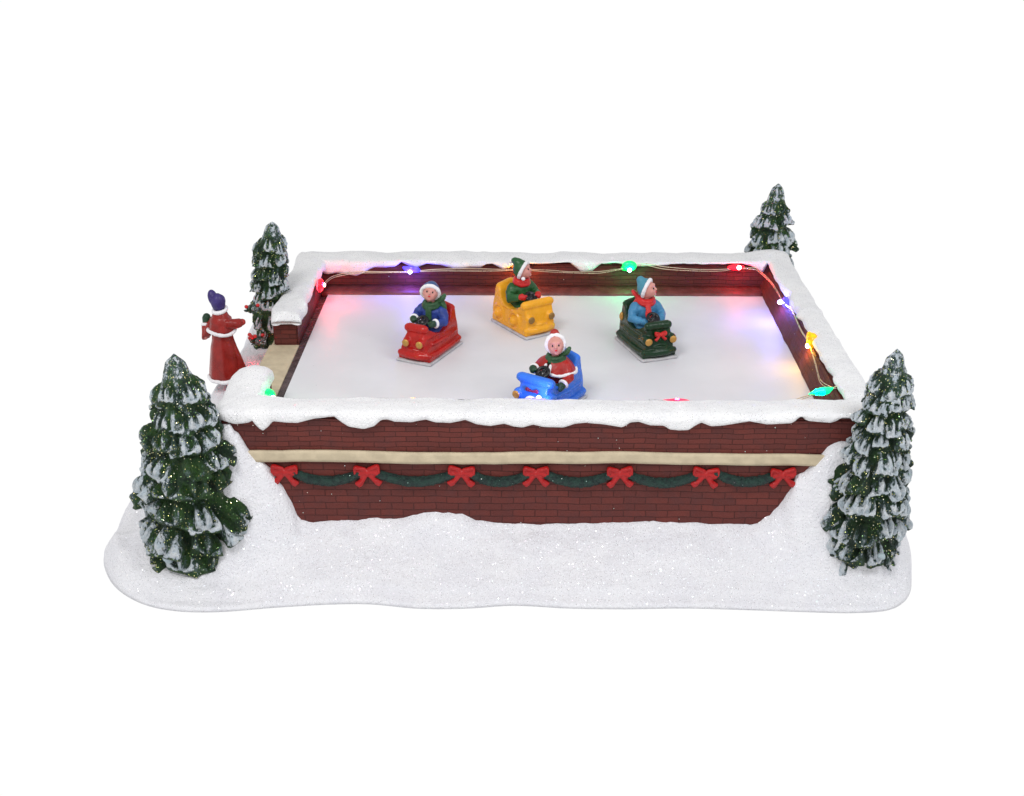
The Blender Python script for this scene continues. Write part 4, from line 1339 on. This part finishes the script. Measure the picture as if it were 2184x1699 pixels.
for (cn, lp, gc, gr, pw) in leds:
    c = COLS[cn]
    hot = tuple(min(1, x * .5 + .5) for x in c)
    key = 'led_' + cn
    lm = bpy.data.materials.get(key) or led_mat(key, hot, 14)
    gm = bpy.data.materials.get('glue_' + cn) or glue_mat('glue_' + cn, c, .95)
    s = Sc()
    rg = random.Random(int(abs(gc[0]) * 100))
    if cn == 'cyan': s.tube([(gc[0] - .22, gc[1] - .08, gc[2] - .01), (gc[0] - .11, gc[1] - .03, gc[2]), gc, (gc[0] + .10, gc[1] + .03, gc[2] + .01), (gc[0] + .18, gc[1] + .07, gc[2] + .03)], [.012, .045, .070, .058, .018])
    else: s.ell(gc, gr)
    for k in range(4 if cn != 'cyan' else 0):
        s.ell((gc[0] + rg.uniform(-.6, .6) * gr[0], gc[1] + rg.uniform(-.5, .5) * gr[1], gc[2] + rg.uniform(-.5, .5) * gr[2]), tuple(g * rg.uniform(.4, .7) for g in gr))
    g = s.build('glue_blob', gm, strand, vox=.014, smooth=3)
    b_ = Sc().ell(lp, (.042, .042, .042)).build('bulb', lm, strand)
    ld = bpy.data.lights.new('bulb_light', 'POINT'); ld.color = c; ld.energy = pw * 2.6 * S * S; ld.shadow_soft_size = .03 * S
    lo = bpy.data.objects.new('bulb_light', ld); COL.objects.link(lo); lo.parent = strand
    lv = Vector(lp)
    inn = Vector((0, 0, 1.9)) - lv
    inn = Vector((0 if abs(lv.y - 6.9) < .3 or lv.y < .7 else math.copysign(1, -lv.x), -1 if lv.y > 6.5 else (1 if lv.y < .75 else 0), 0)).normalized()
    lo.location = (lv + inn * .085 + Vector((0, 0, .0))) * S
# wires: two strands
def wire(pts, seed, r=.0070):
    rg = random.Random(seed)
    P = np.array(pts, float)
    n = 10
    out = []
    for i_ in range(len(P) - 1):
        p0, p1, p2, p3 = P[max(i_ - 1, 0)], P[i_], P[i_ + 1], P[min(i_ + 2, len(P) - 1)]
        for k in range(n):
            t = k / n
            out.append(.5 * ((2 * p1) + (-p0 + p2) * t + (2 * p0 - 5 * p1 + 4 * p2 - p3) * t * t + (-p0 + 3 * p1 - 3 * p2 + p3) * t ** 3))
    out.append(P[-1])
    Sc().tube(out, r, n=8).build('wire', WIRE, strand)
for dz, sd in ((0, 1), (-.035, 2)):
    k = .012 * sd
    wire([(-4.25, 6.1, 2.42 + dz), (-4.15, 6.75, 2.36 + dz), (-3.7, 6.93, 2.39 + dz), (-3.2, 6.93, 2.38 + dz + k), (-2.65, 6.93, 2.40 + dz * .4), (-2.1, 6.92, 2.45 + dz), (-1.4, 6.92, 2.475 + dz - k),
          (-.9, 6.92, 2.455 + dz), (-.45, 6.92, 2.45 + dz * .4), (.1, 6.92, 2.44 + dz), (.55, 6.91, 2.40 + dz + k), (1.1, 6.91, 2.42 + dz), (1.6, 6.92, 2.49 + dz * .4), (2.0, 6.92, 2.58 + dz),
          (2.4, 6.92, 2.53 + dz - k), (3.0, 6.92, 2.47 + dz), (3.5, 6.92, 2.47 + dz), (3.85, 6.92, 2.50 + dz * .4), (4.2, 6.9, 2.51 + dz)], sd)
    wire([(4.2, 6.9, 2.51 + dz), (4.36, 6.4, 2.46 + dz), (4.42, 5.8, 2.43 + dz), (4.41, 5.15, 2.44 + dz * .3), (4.43, 4.5, 2.55 + dz), (4.38, 4.0, 2.60 + dz * .4), (4.40, 3.5, 2.52 + dz + k), (4.44, 3.05, 2.48 + dz * .3),
          (4.42, 2.4, 2.40 + dz), (4.40, 1.9, 2.33 + dz - k), (4.44, 1.45, 2.40 + dz), (4.46, 1.15, 2.50)], sd + 5)
    wire([(4.50, 1.15, 2.55), (4.22, 1.05, 2.49 + dz * .3), (3.85, .88, 2.46 + dz), (3.4, .68, 2.40 + dz), (2.7, .66, 2.42 + dz), (1.95, .65, 2.45 + dz * .4), (1.0, .66, 2.43 + dz), (.3, .66, 2.46 + dz), (-.15, .66, 2.50 + dz * .4),
          (-1.0, .66, 2.42 + dz), (-2.05, .66, 2.44 + dz * .3), (-3.2, .66, 2.40 + dz), (-4.2, .75, 2.42 + dz)], sd + 9)
